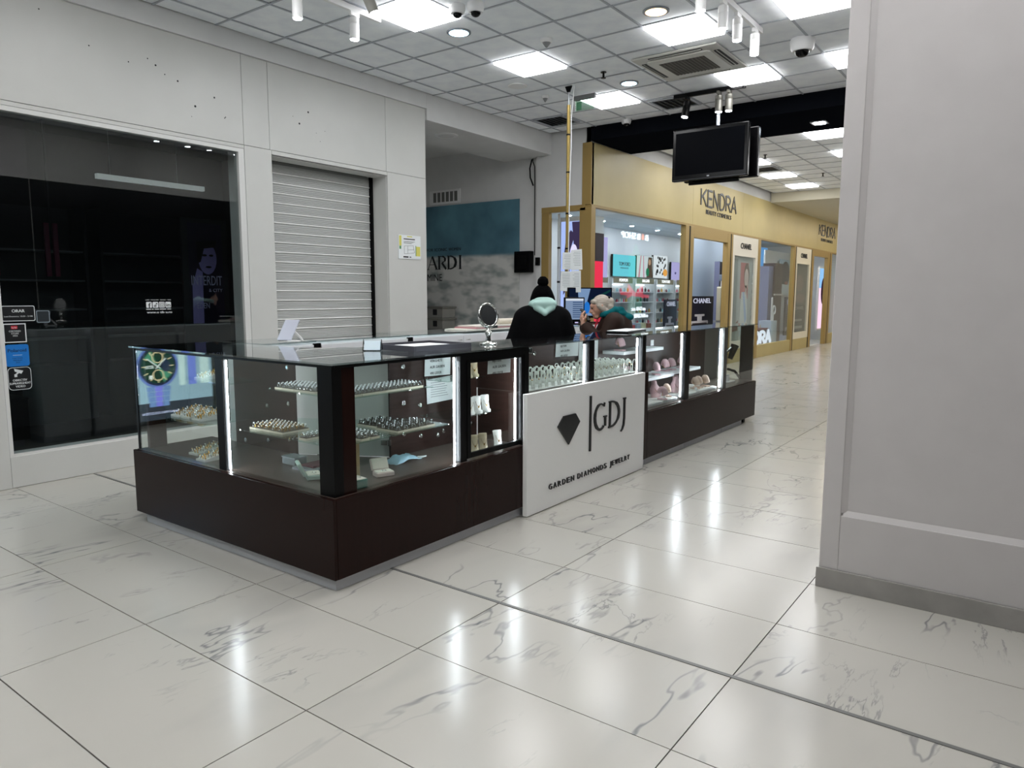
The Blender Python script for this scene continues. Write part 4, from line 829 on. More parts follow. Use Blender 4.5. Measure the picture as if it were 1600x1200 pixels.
# ---- bulkhead and end of the corridor -------------------------------------------------
struct(MB().box(18.72, .9, 3.853, 18.9, 5.8, 4.13).build('trim_3', mat('beige_wall', '#cfcab8', .7)))
struct(MB().box(18.9, .9, 3.853, 33, 5.8, 3.9).build('ceiling_far', mat('beige_wall', '#cfcab8', .7)))
struct(MB().box(32.8, .9, 0, 33, 9, 3.9).build('wall_end', M_WALL))
struct(MB().box(27.2, KY, 0, 32.8, KY+.2, 3.9).build('wall_corridor', M_WALL))
for k, x in enumerate((20.2, 22.4, 24.6, 26.8, 29.0)):
  for y in (2.3, 4.4):
    t = thing('downlight', ['round downlight in the far corridor ceiling', 'round downlight in the far corridor ceiling'][0], 'downlight', (x, y, 3.853), 'far corridor downlights')
    MB().lathe([(.11, 0), (.105, -.01), (.085, -.01)], (x, y, 3.853), 16).build('ring', M_WPLAST, t); MB().lathe([(.085, -.0105), (.08, -.014)], (x, y, 3.853), 16).build('lens', emis('far_lens', '#fff4dc', 260), t)

# ================================================================== CEILING FITTINGS
def spot(x, y, body, mt, label, tilt=(0, 0), zlow=3.80, r=.042, ln=.18, track_z=4.03):
    t = thing('track_spotlight', label, 'spotlight', (x, y, CEIL), 'track spotlights')
    d = Vector((tilt[0], tilt[1], -1)).normalized(); top = Vector((x, y, zlow+ln))
    MB().box(x-.05, y-.015, track_z-.035, x+.05, y+.015, track_z).build('adapter', mt, t); MB().cyl((x, y, track_z-.03), tuple(top-d*.0), .009, n=8).build('stem', mt, t)
    MB().lathe([(r*.9, -.004), (r, 0), (r, ln*.28), (r*.985, ln*.285), (r, ln*.29), (r, ln), (r*.86, ln+.001)], top, 22, d).build('housing', mt, t, smooth=40)
    MB().lathe([(r*.86, ln-.0), (r*.84, ln+.004)], top, 22, d).build('lens', M_SPOT, t)
def track(x0, y0, x1, y1, mt, label, z=4.03):
    t = thing('ceiling_track', label, 'track', ((x0+x1)/2, (y0+y1)/2, CEIL), 'ceiling lighting tracks')
    w = .017; MB().box(min(x0, x1)-(w if x0 == x1 else 0), min(y0, y1)-(w if y0 == y1 else 0), z, max(x0, x1)+(w if x0 == x1 else 0), max(y0, y1)+(w if y0 == y1 else 0), CEIL).build('rail', mt, t)
    MB().box(x0-w, y0-w, z-.002, x0+w, y0+w, CEIL).build('end_cap', mt, t)
track(3.6, 5.14, 4.9, 5.14, M_WPLAST, 'white lighting track at the upper left'); track(5.5, 2.41, 7.25, 2.41, M_WPLAST, 'white lighting track at the upper right')
track(8.95, 3.15, 8.95, 4.05, M_BLACK, 'black lighting track in front of the beam')
spot(3.984, 5.14, None, M_WPLAST, 'white track spotlight at the top edge, left of its twin'); spot(4.595, 5.14, None, M_WPLAST, 'white track spotlight hanging over the roller shutter')
spot(4.29, 4.64, None, mat('spot_grey', '#9b9a92', .4), 'grey spotlight at the top edge beside the light panel', (.3, -.3), 3.82, .045, .14)
MB_ = None
spot(5.776, 2.41, None, M_WPLAST, 'white track spotlight cut by the top picture edge'); spot(6.262, 2.41, None, M_WPLAST, 'leftmost of the three whole white spotlights at upper right'); spot(6.616, 2.41, None, M_WPLAST, 'middle of the three whole white spotlights at upper right'); spot(7.084, 2.41, None, M_WPLAST, 'rightmost of the three whole white spotlights at upper right')
spot(8.93, 3.86, None, M_BLACK, 'black track spotlight left of the hanging screen pole', (-.15, .1), 3.78, .045, .19); M_SPG = mat('spot_bronze', '#5d5c56', .35, .3)
spot(8.93, 3.45, None, M_SPG, 'bronze grey track spotlight on the left of a close pair', (0, 0), 3.79, .045, .19); spot(8.95, 3.33, None, M_SPG, 'bronze grey track spotlight on the right of a close pair', (0, 0), 3.79, .045, .19)
def down(x, y, em, label, r=.095):
    t = thing('downlight', label, 'downlight', (x, y, CEIL), 'round coloured downlights')
    MB().lathe([(r*1.25, .006), (r*1.25, -.004), (r*1.1, -.008), (r, -.006)], (x, y, CEIL), 28).build('ring', mat('down_ring', '#8b9096', .4), t, smooth=40); MB().lathe([(r, -.007), (r*.95, -.005)], (x, y, CEIL), 28).build('lens', em, t)
down(5.634, 4.814, M_COOL, 'blue white round downlight next to the facade light panels'); down(6.275, 3.038, M_WARM, 'warm orange round downlight near the upper right'); down(8.126, 4.263, M_COOL, 'blue white round downlight near the exit sign', .09)
def detector(x, y, label, r=.06, cone=True):
    t = thing('smoke_detector', label, 'smoke detector', (x, y, CEIL), 'ceiling detectors')
    MB().lathe([(r, .006), (r, -.02), (r*.85, -.03)], (x, y, CEIL), 18).build('base', M_WPLAST, t, smooth=40); MB().lathe([(r*.7, -.03), (r*.5, -.05), (r*.15, -.075)], (x, y, CEIL), 14).build('sensor', mat('det_grey', '#8e8f90', .5), t, smooth=40)
detector(6.298, 4.234, 'cone shaped smoke detector between the two middle light panels'); detector(8.003, 5.393, 'small smoke detector near the recess corner', .045)
detector(15.0, 3.05, 'smoke detector on the far ceiling by the pillar')
def sprinkler(x, y, label):
    t = thing('sprinkler', label, 'sprinkler', (x, y, CEIL), 'ceiling sprinklers'); MB().cyl((x, y, CEIL+.005), (x, y, CEIL-.06), .012, n=8).build('pipe', M_BLACK, t); MB().lathe([(.028, 0), (.028, .006)], (x, y, CEIL-.066), 12).build('deflector', M_BLACK, t); MB().lathe([(.035, 0), (.03, .008)], (x, y, CEIL-.004), 12).build('rose', M_BLACK, t)
sprinkler(7.569, 4.3, 'small black sprinkler between smoke detector and exit sign'); sprinkler(13.6, 4.35, 'black sprinkler on the far ceiling beside the screens'); sprinkler(16.3, 4.0, 'farthest black sprinkler on the corridor ceiling')
t = thing('ceiling_speaker', 'round flat speaker plate in a ceiling tile by the facade', 'speaker', (7.439, 5.42, CEIL)); MB().lathe([(.12, .006), (.118, -.004), (.1, -.007)], (7.439, 5.42, CEIL), 26).build('rim', M_WPLAST, t); MB().lathe([(.1, -.0065), (.09, -.005)], (7.439, 5.42, CEIL), 26).build('grille', mat('speaker_grille', '#a9abae', .7), t)
def dome(x, y, r, label, tilt=0):
    t = thing('security_camera', label, 'camera', (x, y, CEIL), 'ceiling security cameras'); MB().lathe([(r, .006), (r*1.02, -.02), (r*.95, -r*.75), (r*.8, -r*.95)], (x, y, CEIL), 24).build('housing', M_WPLAST, t, smooth=40)
    k = r*.62; MB().lathe([(k*math.cos(a), -r*.9-k*.9*math.sin(a)) for a in (0, .3, .6, .9, 1.2, 1.5)], (x, y, CEIL), 18).build('dome_glass', M_BLACKG, t, smooth=60)
dome(7.80, 2.174, .115, 'white dome security camera hanging beside the pillar'); dome(9.72, 5.13, .07, 'small white dome camera at the left end of the beam'); dome(5.13, 4.40, .07, 'white camera mount at the top edge left of its twin'); dome(5.19, 4.24, .075, 'white camera with black lens at the top edge')
def louver(x, y, label, n=7, s=.56):
    t = thing('ceiling_vent', label, 'vent', (x, y, CEIL), 'ceiling vents'); MB().box(x-s/2, y-s/2, CEIL-.002, x+s/2, y+s/2, CEIL+.005).build('backing', M_BLACK, t)
    f = MB(); 
    for sg in (-1, 1): f.box(x+sg*s/2-.02, y-s/2, CEIL-.012, x+sg*s/2+.02, y+s/2, CEIL); f.box(x-s/2, y+sg*s/2-.02, CEIL-.012, x+s/2, y+sg*s/2+.02, CEIL)
    f.build('frame', M_RAIL, t)
    for k in range(n): yy = y-s/2+(k+.5)*s/n; MB().obox((x, yy, CEIL-.008), (s/2, 0, 0), (0, .012, .008), (0, -.001, .001)).build('slat', mat('vent_grey', '#7e8288', .6), t)
louver(9.20, 6.0, 'louvred ceiling vent near the recess corner behind the gold pole', s=.48); louver(9.28, 4.18, 'louvred ceiling vent behind the black spotlight', s=.5); louver(15.1, 4.85, 'dark vent between the two farthest ceiling lights', s=.54)
# ceiling cassette air conditioner
t = thing('air_conditioner', 'square ceiling cassette air conditioner with dark grille', 'air conditioner', (7.81, 3.36, CEIL)); cx, cy = 7.81, 3.36
M_ACW = mat('ac_plastic', '#c9c8c2', .45); Pz = CEIL-.022
MB().prism([(-.66,-.545),(.534,-.545),(.534,.644),(-.66,.644)], (cx+.0, cy+.0, CEIL+.012), (1,0,0), (0,-1,0), .006).build('cover_plate', M_CEIL, t)
MB().prism([(-.475,-.475),(.475,-.475),(.475,.475),(-.475,.475)], (cx, cy, CEIL+.0), (1,0,0), (0,-1,0), .022).build('face_panel', M_ACW, t, bevel=.01)
MB().rrect(-.36, -.36, .36, .36, .05, (cx, cy, Pz), (1,0,0), (0,-1,0), .016).build('grille_panel', mat('ac_plastic2', '#d3d2cc', .45), t, bevel=.004)
MB().rect(-.24, -.255, .24, .255, (cx, cy, Pz-.0155), (1,0,0), (0,-1,0), .003).build('grille', mat('ac_grille', '#4b4843', .7), t)
for k in range(13): v = -.24+k*.04; MB().rect(-.24, v-.006, .24, v+.006, (cx, cy, Pz-.0182), (1,0,0), (0,-1,0), .004).build('grille_bar', mat('ac_bar', '#6a6660', .6), t)
for a, b, c, d in ((-.30,.375,.30,.44), (-.30,-.44,.30,-.375), (.375,-.30,.44,.30), (-.44,-.30,-.375,.30)): MB().rrect(a, b, c, d, .02, (cx, cy, Pz), (1,0,0), (0,-1,0), .001).build('air_slot', M_BLACK, t)
for a, b, c, d in ((-.29,.405,.29,.412), (.405,-.29,.412,.29), (-.29,-.412,.29,-.405), (-.412,-.29,-.405,.29)): MB().rect(a, b, c, d, (cx, cy, Pz-.001), (1,0,0), (0,-1,0), .006).build('flap', M_ACW, t)
# exit sign
t = thing('exit_sign', 'grey bar exit sign with clear green plate under the ceiling', 'exit sign', (8.24, 4.94, CEIL)); MB().box(8.215, 4.79, 4.02, 8.265, 5.10, 4.075).build('lamp_bar', mat('exit_grey', '#7c7e80', .5), t, bevel=.006)
MB().box(8.236, 4.81, 3.89, 8.242, 5.08, 4.02).build('plate', glass('green_plate', (.72, .86, .78), .05), t); MB().box(8.2345, 4.99, 3.90, 8.2358, 5.065, 4.0).build('pictogram', mat('exit_green', '#5fa07a', .5), t)
# hanging screens
t = thing('television', 'black television hanging from the ceiling pole, facing the viewer', 'television', (8.95, 3.54, 2.99), 'hanging televisions')
MB().box(8.90, 3.055, 2.995, 8.97, 4.03, 3.63).build('casing', M_BLACKG, t, bevel=.012); MB().box(8.897, 3.10, 3.065, 8.90, 3.985, 3.585).build('screen', mat('tv_screen', '#06070b', .35, spec=.03), t); MB().box(8.97, 3.2, 3.08, 9.01, 3.88, 3.55).build('back_cover', M_BLACK, t)
m = MB(); m.box(8.894, 3.53, 3.025, 8.897, 3.56, 3.04); m.build('logo', M_ALU, t); MB().box(8.895, 3.06, 3.005, 8.90, 4.02, 3.012).build('speaker_slit', mat('tv_trim', '#3b3c40', .2), t)
t = thing('television', 'black television hanging back to back behind the first one', 'television', (9.15, 3.5, 3.0), 'hanging televisions'); MB().box(9.10, 3.0, 3.0, 9.18, 3.95, 3.60).build('casing', M_BLACKG, t, bevel=.012); MB().box(9.18, 3.05, 3.06, 9.183, 3.9, 3.55).build('screen', mat('tv_screen', '#06070b', .35, spec=.03), t); MB().box(9.06, 3.15, 3.08, 9.10, 3.8, 3.52).build('back_cover', M_BLACK, t)
t = thing('ceiling_mount', 'grey ceiling pole with bracket carrying the two televisions', 'bracket', (9.03, 3.49, CEIL)); MB().cyl((9.035, 3.49, 3.05), (9.035, 3.49, CEIL), .022, n=14).build('pole', M_ALU, t); MB().box(9.012, 3.44, CEIL-.02, 9.058, 3.54, CEIL).build('ceiling_plate', M_WPLAST, t); MB().box(9.022, 3.2, 2.955, 9.05, 3.85, 2.99).build('lower_bracket', M_BLACK, t); MB().box(9.021, 3.3, 3.25, 9.055, 3.7, 3.3).build('cross_bar', M_BLACK, t)
# gold pole with cable and taped sheets
t = thing('cable_pole', 'brass coloured cable pole rising from the kiosk counter to the ceiling', 'pole', (7.816, 4.919, 1.21)); MB().cyl((7.816, 4.919, 1.21), (7.816, 4.919, 3.86), .021, n=14).build('tube', mat('brass', '#a48d50', .3, .55), t, smooth=40); MB().cyl((7.816, 4.919, 3.86), (7.816, 4.919, CEIL), .009, n=8).build('rod', M_ALU, t)
m = MB(); m.prism([(-.05,.0),(.05,0),(.02,-.07),(-.02,-.07)], (7.816, 4.919, CEIL), *FNX, .012); m.build('hook', M_BLACK, t)
for z in (3.05, 2.55, 2.12, 3.5): MB().lathe([(.025, 0), (.025, .018)], (7.816, 4.919, z), 12).build('cable_tie', M_BLACK, t)
tag(MB().tube([(7.80, 4.885, 1.3), (7.795, 4.885, 2.2), (7.795, 4.88, 2.9), (7.79, 4.86, 3.35), (7.80, 4.87, 3.7), (7.816, 4.84, 4.08)], .006, 6).build('cable', M_WPLAST, loc=(7.8, 4.885, 1.3)), 'thin white cable running along the brass pole', 'cable')
for k, (y0, y1, z0, z1, tl) in enumerate(((4.83, 4.97, 1.87, 2.08, .02), (4.68, 4.835, 1.86, 2.11, -.05), (4.83, 4.99, 1.60, 1.845, .05), (4.69, 4.83, 1.585, 1.85, -.02))):
    m = MB().m(M_PAPER); cy = (y0+y1)/2; m.obox((7.79-.004*k, cy, (z0+z1)/2), (0, (y1-y0)/2, tl*.1), (0, -tl*.12, (z1-z0)/2), (.0008, 0, 0))
    o = tag(m.build('paper_sheet', loc=(7.79, cy, z0)), ['upper left', 'upper right', 'lower left', 'lower right'][k]+' of the printed sheets taped to the brass pole', 'paper', 'sheets taped to the brass pole')
    m = MB().m(mat('grey_ink', '#9aa0a2', .7))
    for r_ in range(9): m.box(7.7885-.004*k-.0005, y0+.02, z1-.03-r_*.02, 7.7885-.004*k, y1-.02-random.uniform(0, .03), z1-.034-r_*.02)
    m.build('print', parent=o)

# ================================================================== KIOSK
ZT = 1.205
M_PLINTH = mat('plinth_grey', '#c6c7cb', .45)
XG, YG = 2.40, 2.92          # planes of the glazing
def P4(t, name, mt, *b, **k): return MB().box(*b).build(name, mt, t, **k)
def knob(t, c, ax, par):
    m = MB(); m.m(M_CHROME).lathe([(.017, 0), (.017, .004), (.012, .007), (.008, .007)], c, 16, ax); m.m(M_INK).lathe([(.007, .0055), (.006, .006)], c, 10, ax); m.build('knob', parent=par, smooth=40)
def hinge(t, c, ax, par):
    m = MB(); c = Vector(c); m.obox(c, Vector(ax)*.02, (0, 0, .016), Vector((ax[1], -ax[0], 0))*.008); m.obox(c+Vector(ax)*.035, Vector(ax)*.01, (0, 0, .02), Vector((ax[1], -ax[0], 0))*.012); m.build('hinge', M_CHROME, par, bevel=.003)
# ---- corner unit
t = K1 = thing('display_counter', 'dark brown corner display counter with glass cases nearest the viewer', 'display counter', (2.36, 2.88, 0), 'kiosk display counters')
m = MB(); m.box(2.39, 2.915, 0, 4.12, 3.36, .07); m.box(2.39, 3.36, 0, 2.9, 4.88, .07); m.build('plinth', M_PLINTH, t)
P4(t, 'base_panel', M_WOOD, 2.38, 2.88, .07, 4.13, 2.9, .5, bevel=.002); P4(t, 'base_panel', M_WOOD, 2.36, 2.882, .07, 2.38, 4.955, .5, bevel=.002)
m = MB(); m.box(2.38, 2.9, .08, 4.13, 3.37, .488); m.box(2.38, 3.37, .08, 2.93, 4.95, .488); m.build('carcass', M_WOODB, t)
m = MB(); m.prism([(2.385,2.9),(4.10,2.9),(4.10,3.38),(3.24,3.38),(2.94,3.93),(2.94,4.95),(2.385,4.95)], (0,0,.488), (1,0,0), (0,1,0), .013); m.build('deck', M_DECK, t)
m = MB(); m.prism([(2.375,2.885),(4.133,2.885),(4.133,3.43),(3.46,3.43),(3.0,3.95),(3.0,4.965),(2.375,4.965)], (0,0,ZT-.01), (1,0,0), (0,1,0), .01); m.build('glass_top', M_TOPG, t)
m = MB().m(M_BLACK)
for a in ((2.405,2.9,3.40,2.93), (2.405,2.93,2.43,4.93)): m.box(a[0], a[1], ZT-.028, a[2], a[3], ZT-.0105)
m.box(3.39, 2.9, ZT-.06, 4.11, 2.94, ZT-.0105)
m.build('top_rail', parent=t)
m = MB(); m.box(2.398, 2.915, .5, 2.44, 3.03, ZT-.0105); m.box(2.44, 2.915, .5, 2.462, 2.935, ZT-.0105); m.build('post', M_BLACK, t)
P4(t, 'infill_panel', M_WOOD, 2.462, 2.916, .5, 2.55, 2.934, ZT-.0285)
P4(t, 'post', M_BLACK, 2.398, 3.9, .5, 2.44, 3.975, ZT-.0285); P4(t, 'post', M_BLACK, 2.398, 4.935, .5, 2.41, 4.955, ZT-.0105)
P4(t, 'post', M_BLACK, 3.40, 2.912, .5, 3.462, 2.96, ZT-.0605); P4(t, 'post', M_BLACK, 4.078, 2.905, .5, 4.132, 2.97, ZT-.0105)
P4(t, 'pane', M_GLASS, 2.402, 3.03, .502, 2.408, 3.9, ZT-.0285); P4(t, 'pane', M_GLASS, 2.402, 3.975, .502, 2.408, 4.935, ZT-.0285); P4(t, 'pane', M_GLASS, 2.55, 2.921, .502, 3.40, 2.927, ZT-.0285); P4(t, 'pane', M_GLASS, 2.41, 4.943, .502, 2.99, 4.949, ZT-.0105)
# framed door
m = MB(); m.box(3.463, 2.908, .515, 3.50, 2.93, 1.145); m.box(4.047, 2.908, .515, 4.077, 2.93, 1.145); m.box(3.50, 2.908, .515, 4.047, 2.93, .548); m.box(3.463, 2.908, 1.145, 4.077, 2.93, 1.18) if False else m.box(3.50, 2.908, 1.125, 4.047, 2.93, 1.145)
d_ = m.build('glass_door', M_BLACK, t, bevel=.002); P4(d_, 'pane', M_GLASS, 3.50, 2.916, .548, 4.047, 2.921, 1.125)
bp = P4(t, 'back_panel', M_WOODB, 2.93, 3.93, .501, 2.945, 4.62, ZT-.012); bpf = P4(t, 'back_panel', M_WOODB, 3.24, 3.37, .501, 4.12, 3.385, ZT-.012)
for y, z in ((4.002, 1.076), (4.236, .80), (4.002, .835), (4.504, .53), (4.238, .56), (4.002, .59)): knob(t, (2.9299, y, z), (-1, 0, 0), bp)
for x, z in ((3.36, 1.086), (3.361, .845), (3.517, .813), (3.361, .64), (3.519, .60), (3.69, .58), (3.95, .60), (3.75, .60), (4.06, .61), (3.79, .83), (3.95, .83)): knob(t, (x, 3.3699, z), (0, -1, 0), bpf)
dg = Vector((3.24-2.93, 3.37-3.93, 0)); dl = dg.length; du_ = dg.normalized(); dn = Vector((-du_.y, du_.x, 0))
dd = MB().obox(Vector((3.085, 3.65, .85))+dn*.012, du_*(dl/2-.006), (0, 0, .345), dn*.004).build('corner_door', mat('pale_grey_door', '#b7b6b2', .3), t)
hinge(t, (3.215, 3.405, 1.14), tuple(du_), dd); hinge(t, (3.215, 3.405, .60), tuple(du_), dd); hinge(t, (2.955, 3.875, 1.14), tuple(-du_), dd)
# glass shelves
def shelf(par, z, poly): m = MB(); m.prism(poly, (0,0,z), (1,0,0), (0,1,0), .006); return m.build('glass_shelf', mat('x', '#fff') if False else M_SHELFG, par)
M_SHELFG = glass('shelf_glass', (.84, .93, .90), .05)
shelf(t, .964, [(2.68,3.14),(3.40,3.14),(3.40,3.368),(3.22,3.368),(2.928,3.9),(2.68,3.9)]); shelf(t, .745, [(2.46,2.97),(3.36,2.97),(3.36,3.368),(3.22,3.368),(2.928,3.89),(2.46,3.89)])
shelf(t, .73, [(2.43,4.20),(2.93,4.20),(2.93,4.92),(2.43,4.92)]); shelf(t, .962, [(2.66,4.30),(2.925,4.30),(2.925,4.92),(2.66,4.92)])
shelf(t, .985, [(3.52,3.12),(3.92,3.12),(3.92,3.368),(3.52,3.368)]); shelf(t, .737, [(3.52,3.08),(4.04,3.08),(4.04,3.368),(3.52,3.368)])
m = MB(); m.box(2.45, 4.90, .5, 2.57, 4.93, ZT-.012); m.build('corner_panel', M_WOODB, t)
def led(par, x0, y0, x1, y1, z0, z1): MB().box(x0, y0, z0, x1, y1, z1).build('led_strip', M_LED, par)
led(t, 3.381, 2.945, 3.388, 2.953, .505, 1.165); led(t, 4.025, 2.945, 4.032, 2.953, .545, 1.165); led(t, 2.419, 3.890, 2.425, 3.897, .505, 1.165)
# ---- middle unit
t = K2 = thing('display_counter', 'middle display counter with earring cases behind the white sign', 'display counter', (4.14, 2.88, 0), 'kiosk display counters')
P4(t, 'plinth', M_PLINTH, 4.135, 2.905, 0, 5.98, 3.36, .07); P4(t, 'carcass', M_WOODB, 4.134, 2.901, .07, 5.985, 3.37, .862); P4(t, 'base_panel', M_WOOD, 4.134, 2.88, .062, 5.985, 2.901, .86); P4(t, 'deck', M_DECK, 4.134, 2.9, .862, 5.985, 3.37, .87)
P4(t, 'glass_top', M_TOPG, 4.134, 2.885, ZT-.01, 5.985, 3.43, ZT); bp = P4(t, 'back_panel', M_WOODB, 4.134, 3.37, .87, 5.985, 3.385, ZT-.012)
P4(t, 'post', M_BLACK, 4.968, 2.908, .87, 5.05, 2.97, ZT-.0105); P4(t, 'post', M_BLACK, 5.91, 2.908, .87, 5.98, 2.97, ZT-.0105)
P4(t, 'pane', M_GLASS, 4.135, 2.921, .871, 4.968, 2.927, ZT-.0105); P4(t, 'pane', M_GLASS, 5.05, 2.921, .871, 5.91, 2.927, ZT-.0105)
for x, z in ((4.987, 1.076), (4.989, .958), (5.308, .932), (5.893, 1.085), (5.86, .971)): knob(t, (x-.12, 3.3699, z), (0, -1, 0), bp)
P4(t, 'divider', M_WOODB, 4.136, 2.97, .87, 4.146, 3.369, ZT-.0105); hinge(t, (4.17, 2.945, 1.16), (1, 0, 0), t)
led(t, 4.952, 2.945, 4.960, 2.953, .872, 1.165); led(t, 5.876, 2.945, 5.885, 2.953, .872, 1.17)
# ---- right unit
t = K3 = thing('display_counter', 'long dark display counter with pink busts at the far right', 'display counter', (5.99, 2.88, 0), 'kiosk display counters')
for x0, x1 in ((5.99, 6.9), (6.91, 7.95), (7.96, 8.62)): P4(t, 'plinth', M_PLINTH, x0, 2.905, 0, x1, 3.0, .062)
P4(t, 'foot', M_BLACK, 8.76, 2.93, 0, 8.82, 2.99, .062); P4(t, 'foot', M_BLACK, 8.9, 3.3, 0, 8.96, 3.36, .062)
P4(t, 'carcass', M_WOODB, 5.988, 2.901, .062, 9.025, 3.37, .488); P4(t, 'base_panel', M_WOOD, 5.988, 2.88, .062, 9.03, 2.9, .495, bevel=.002); P4(t, 'deck', M_DECK, 5.988, 2.9, .488, 9.03, 3.385, .5)
P4(t, 'glass_top', M_TOPG, 5.988, 2.885, ZT-.01, 9.035, 3.43, ZT); bp = P4(t, 'back_panel', M_WOODB, 5.988, 3.37, .5, 8.55, 3.385, ZT-.012)
P4(t, 'post', M_BLACK, 6.872, 2.908, .5, 6.985, 2.96, ZT-.0105); P4(t, 'post', mat('grey_post', '#4a4a48', .4), 7.955, 2.908, .5, 8.05, 2.96, ZT-.0105); P4(t, 'end_panel', M_BLACK, 9.01, 2.93, .5, 9.03, 3.09, ZT-.0105)
P4(t, 'back_panel', mat('grey_back', '#6f6a64', .4), 8.55, 3.372, .5, 9.005, 3.384, ZT-.012)
for a in ((5.988, 6.872), (6.985, 7.955), (8.05, 9.03)): P4(t, 'pane', M_GLASS, a[0], 2.921, .501, a[1], 2.927, ZT-.0105)
P4(t, 'pane', M_GLASS, 9.02, 3.09, .501, 9.026, 3.38, ZT-.0105)
led(t, 6.855, 2.945, 6.865, 2.953, .53, 1.17); led(t, 7.936, 2.945, 7.947, 2.953, .52, 1.175)
M_SHW = mat('white_shelf', '#d9dde0', .4)
for a in ((6.0, 3.14, 1.0, 6.86, 3.368, 1.03), (6.0, 3.1, .715, 7.05, 3.368, .745), (7.05, 3.14, .72, 7.86, 3.368, .75)): P4(t, 'shelf', M_SHW, *a, bevel=.003)
# ---- white sign board
t = thing('sign_board', 'white sign board with diamond emblem leaning on the kiosk front', 'sign', (4.92, 2.86, 0)); P4(t, 'board', mat('sign_white', '#f9f9f7', .35), 4.02, 2.838, .006, 5.832, 2.876, .873, bevel=.003)
m = MB(); M_SIGN = mat('sign_black', '#101114', .35); o = (4.02, 2.838, 0); SB = 1.812
u = lambda px: px
m.prism([(.38,.592),(.46,.662),(.625,.662),(.688,.592),(.53,.437)], o, *FNY, .012).build('diamond_emblem', M_SIGN, t)

MB().rect(.842, .33, .862, .77, o, *FNY, .012).build('divider_bar', M_SIGN, t)
def sletter(strokes):
    m = MB()
    for P_, w in strokes: m.stroke(P_, w, o, *FNY, .012)
    m.build('letter', M_SIGN, t)
sletter([(arc(1.01, .583, .088, .104, 52, 308, 16), [.012]*4+[.02]*3+[.028]*5+[.02]*2+[.014]*3), ([(1.090, .50), (1.090, .575)], .022), ([(1.062, .578), (1.112, .578)], .010), ([(1.066, .66), (1.076, .692)], .012)])
sletter([([(1.168, .478), (1.168, .688)], .022), ([(1.15, .686), (1.19, .687)]+arc(1.19, .583, .132, .103, 88, -88, 14)+[(1.15, .479)], [.010, .010]+[.014]*3+[.026]*7+[.014]*5+[.010]), ([(1.145, .477), (1.17, .477)], .01)])
sletter([([(1.418, .69), (1.418, .52), (1.408, .46), (1.386, .428), (1.362, .412)], [.022, .022, .02, .014, .008]), ([(1.396, .688), (1.44, .688)], .011)])
m = MB(); wds = (('GARDEN', .272, .62), ('DIAMONDS', .672, 1.13), ('JEWELRY', 1.185, 1.533))
for wd, a, b in wds: m = MB(); spaced(m, wd, (4.02+a, 2.838, .142), *FNY, .043, b-a, .008, .0); m.build('lettering', M_SIGN, t)

# ================================================================== KIOSK: BACK COUNTER
M_CABW = mat('cabinet_white', '#f0f2f5', .35)
def back_counter(x0, x1, label, split):
    t = thing('back_counter', label, 'counter', (x0, 4.44, 0), 'white back counters of the kiosk')
    P4(t, 'plinth', M_PLINTH, x0, 4.5, 0, x1, 4.92, .07); P4(t, 'carcass', M_CABW, x0, 4.46, .07, x1, 4.955, 1.18)
    n = len(split)-1
    for k in range(n):
        d_ = P4(t, 'door', M_CABW, split[k]+.003, 4.442, .08, split[k+1]-.003, 4.459, 1.175, bevel=.002)
        m = MB(); xh = split[k+1]-.06 if k % 2 == 0 else split[k]+.06; m.tube([(xh-.02, 4.442, 1.13), (xh-.02, 4.425, 1.13), (xh+.02, 4.425, 1.13), (xh+.02, 4.442, 1.13)], .003, 6); m.build('handle', M_CHROME, d_)
    P4(t, 'glass_top', M_TOPG, x0-.01, 4.445, ZT-.012, x1+.003, 4.965, ZT); return t
t = back_counter(3.06, 3.52, 'leftmost short white back counter of the kiosk', (3.06, 3.5)); P4(t, 'post', M_BLACK, 3.5, 4.438, .07, 3.56, 4.46, 1.185)
t = back_counter(3.564, 4.52, 'second white back counter, between two black posts', (3.564, 4.04, 4.5)); P4(t, 'post', M_BLACK, 4.5, 4.438, .07, 4.556, 4.46, 1.185)
back_counter(4.56, 6.6, 'long white back counter behind the round mirror', (4.56, 5.24, 5.92, 6.6)); back_counter(6.61, 8.6, 'far white back counter carrying the monitors', (6.61, 7.27, 7.93, 8.6))

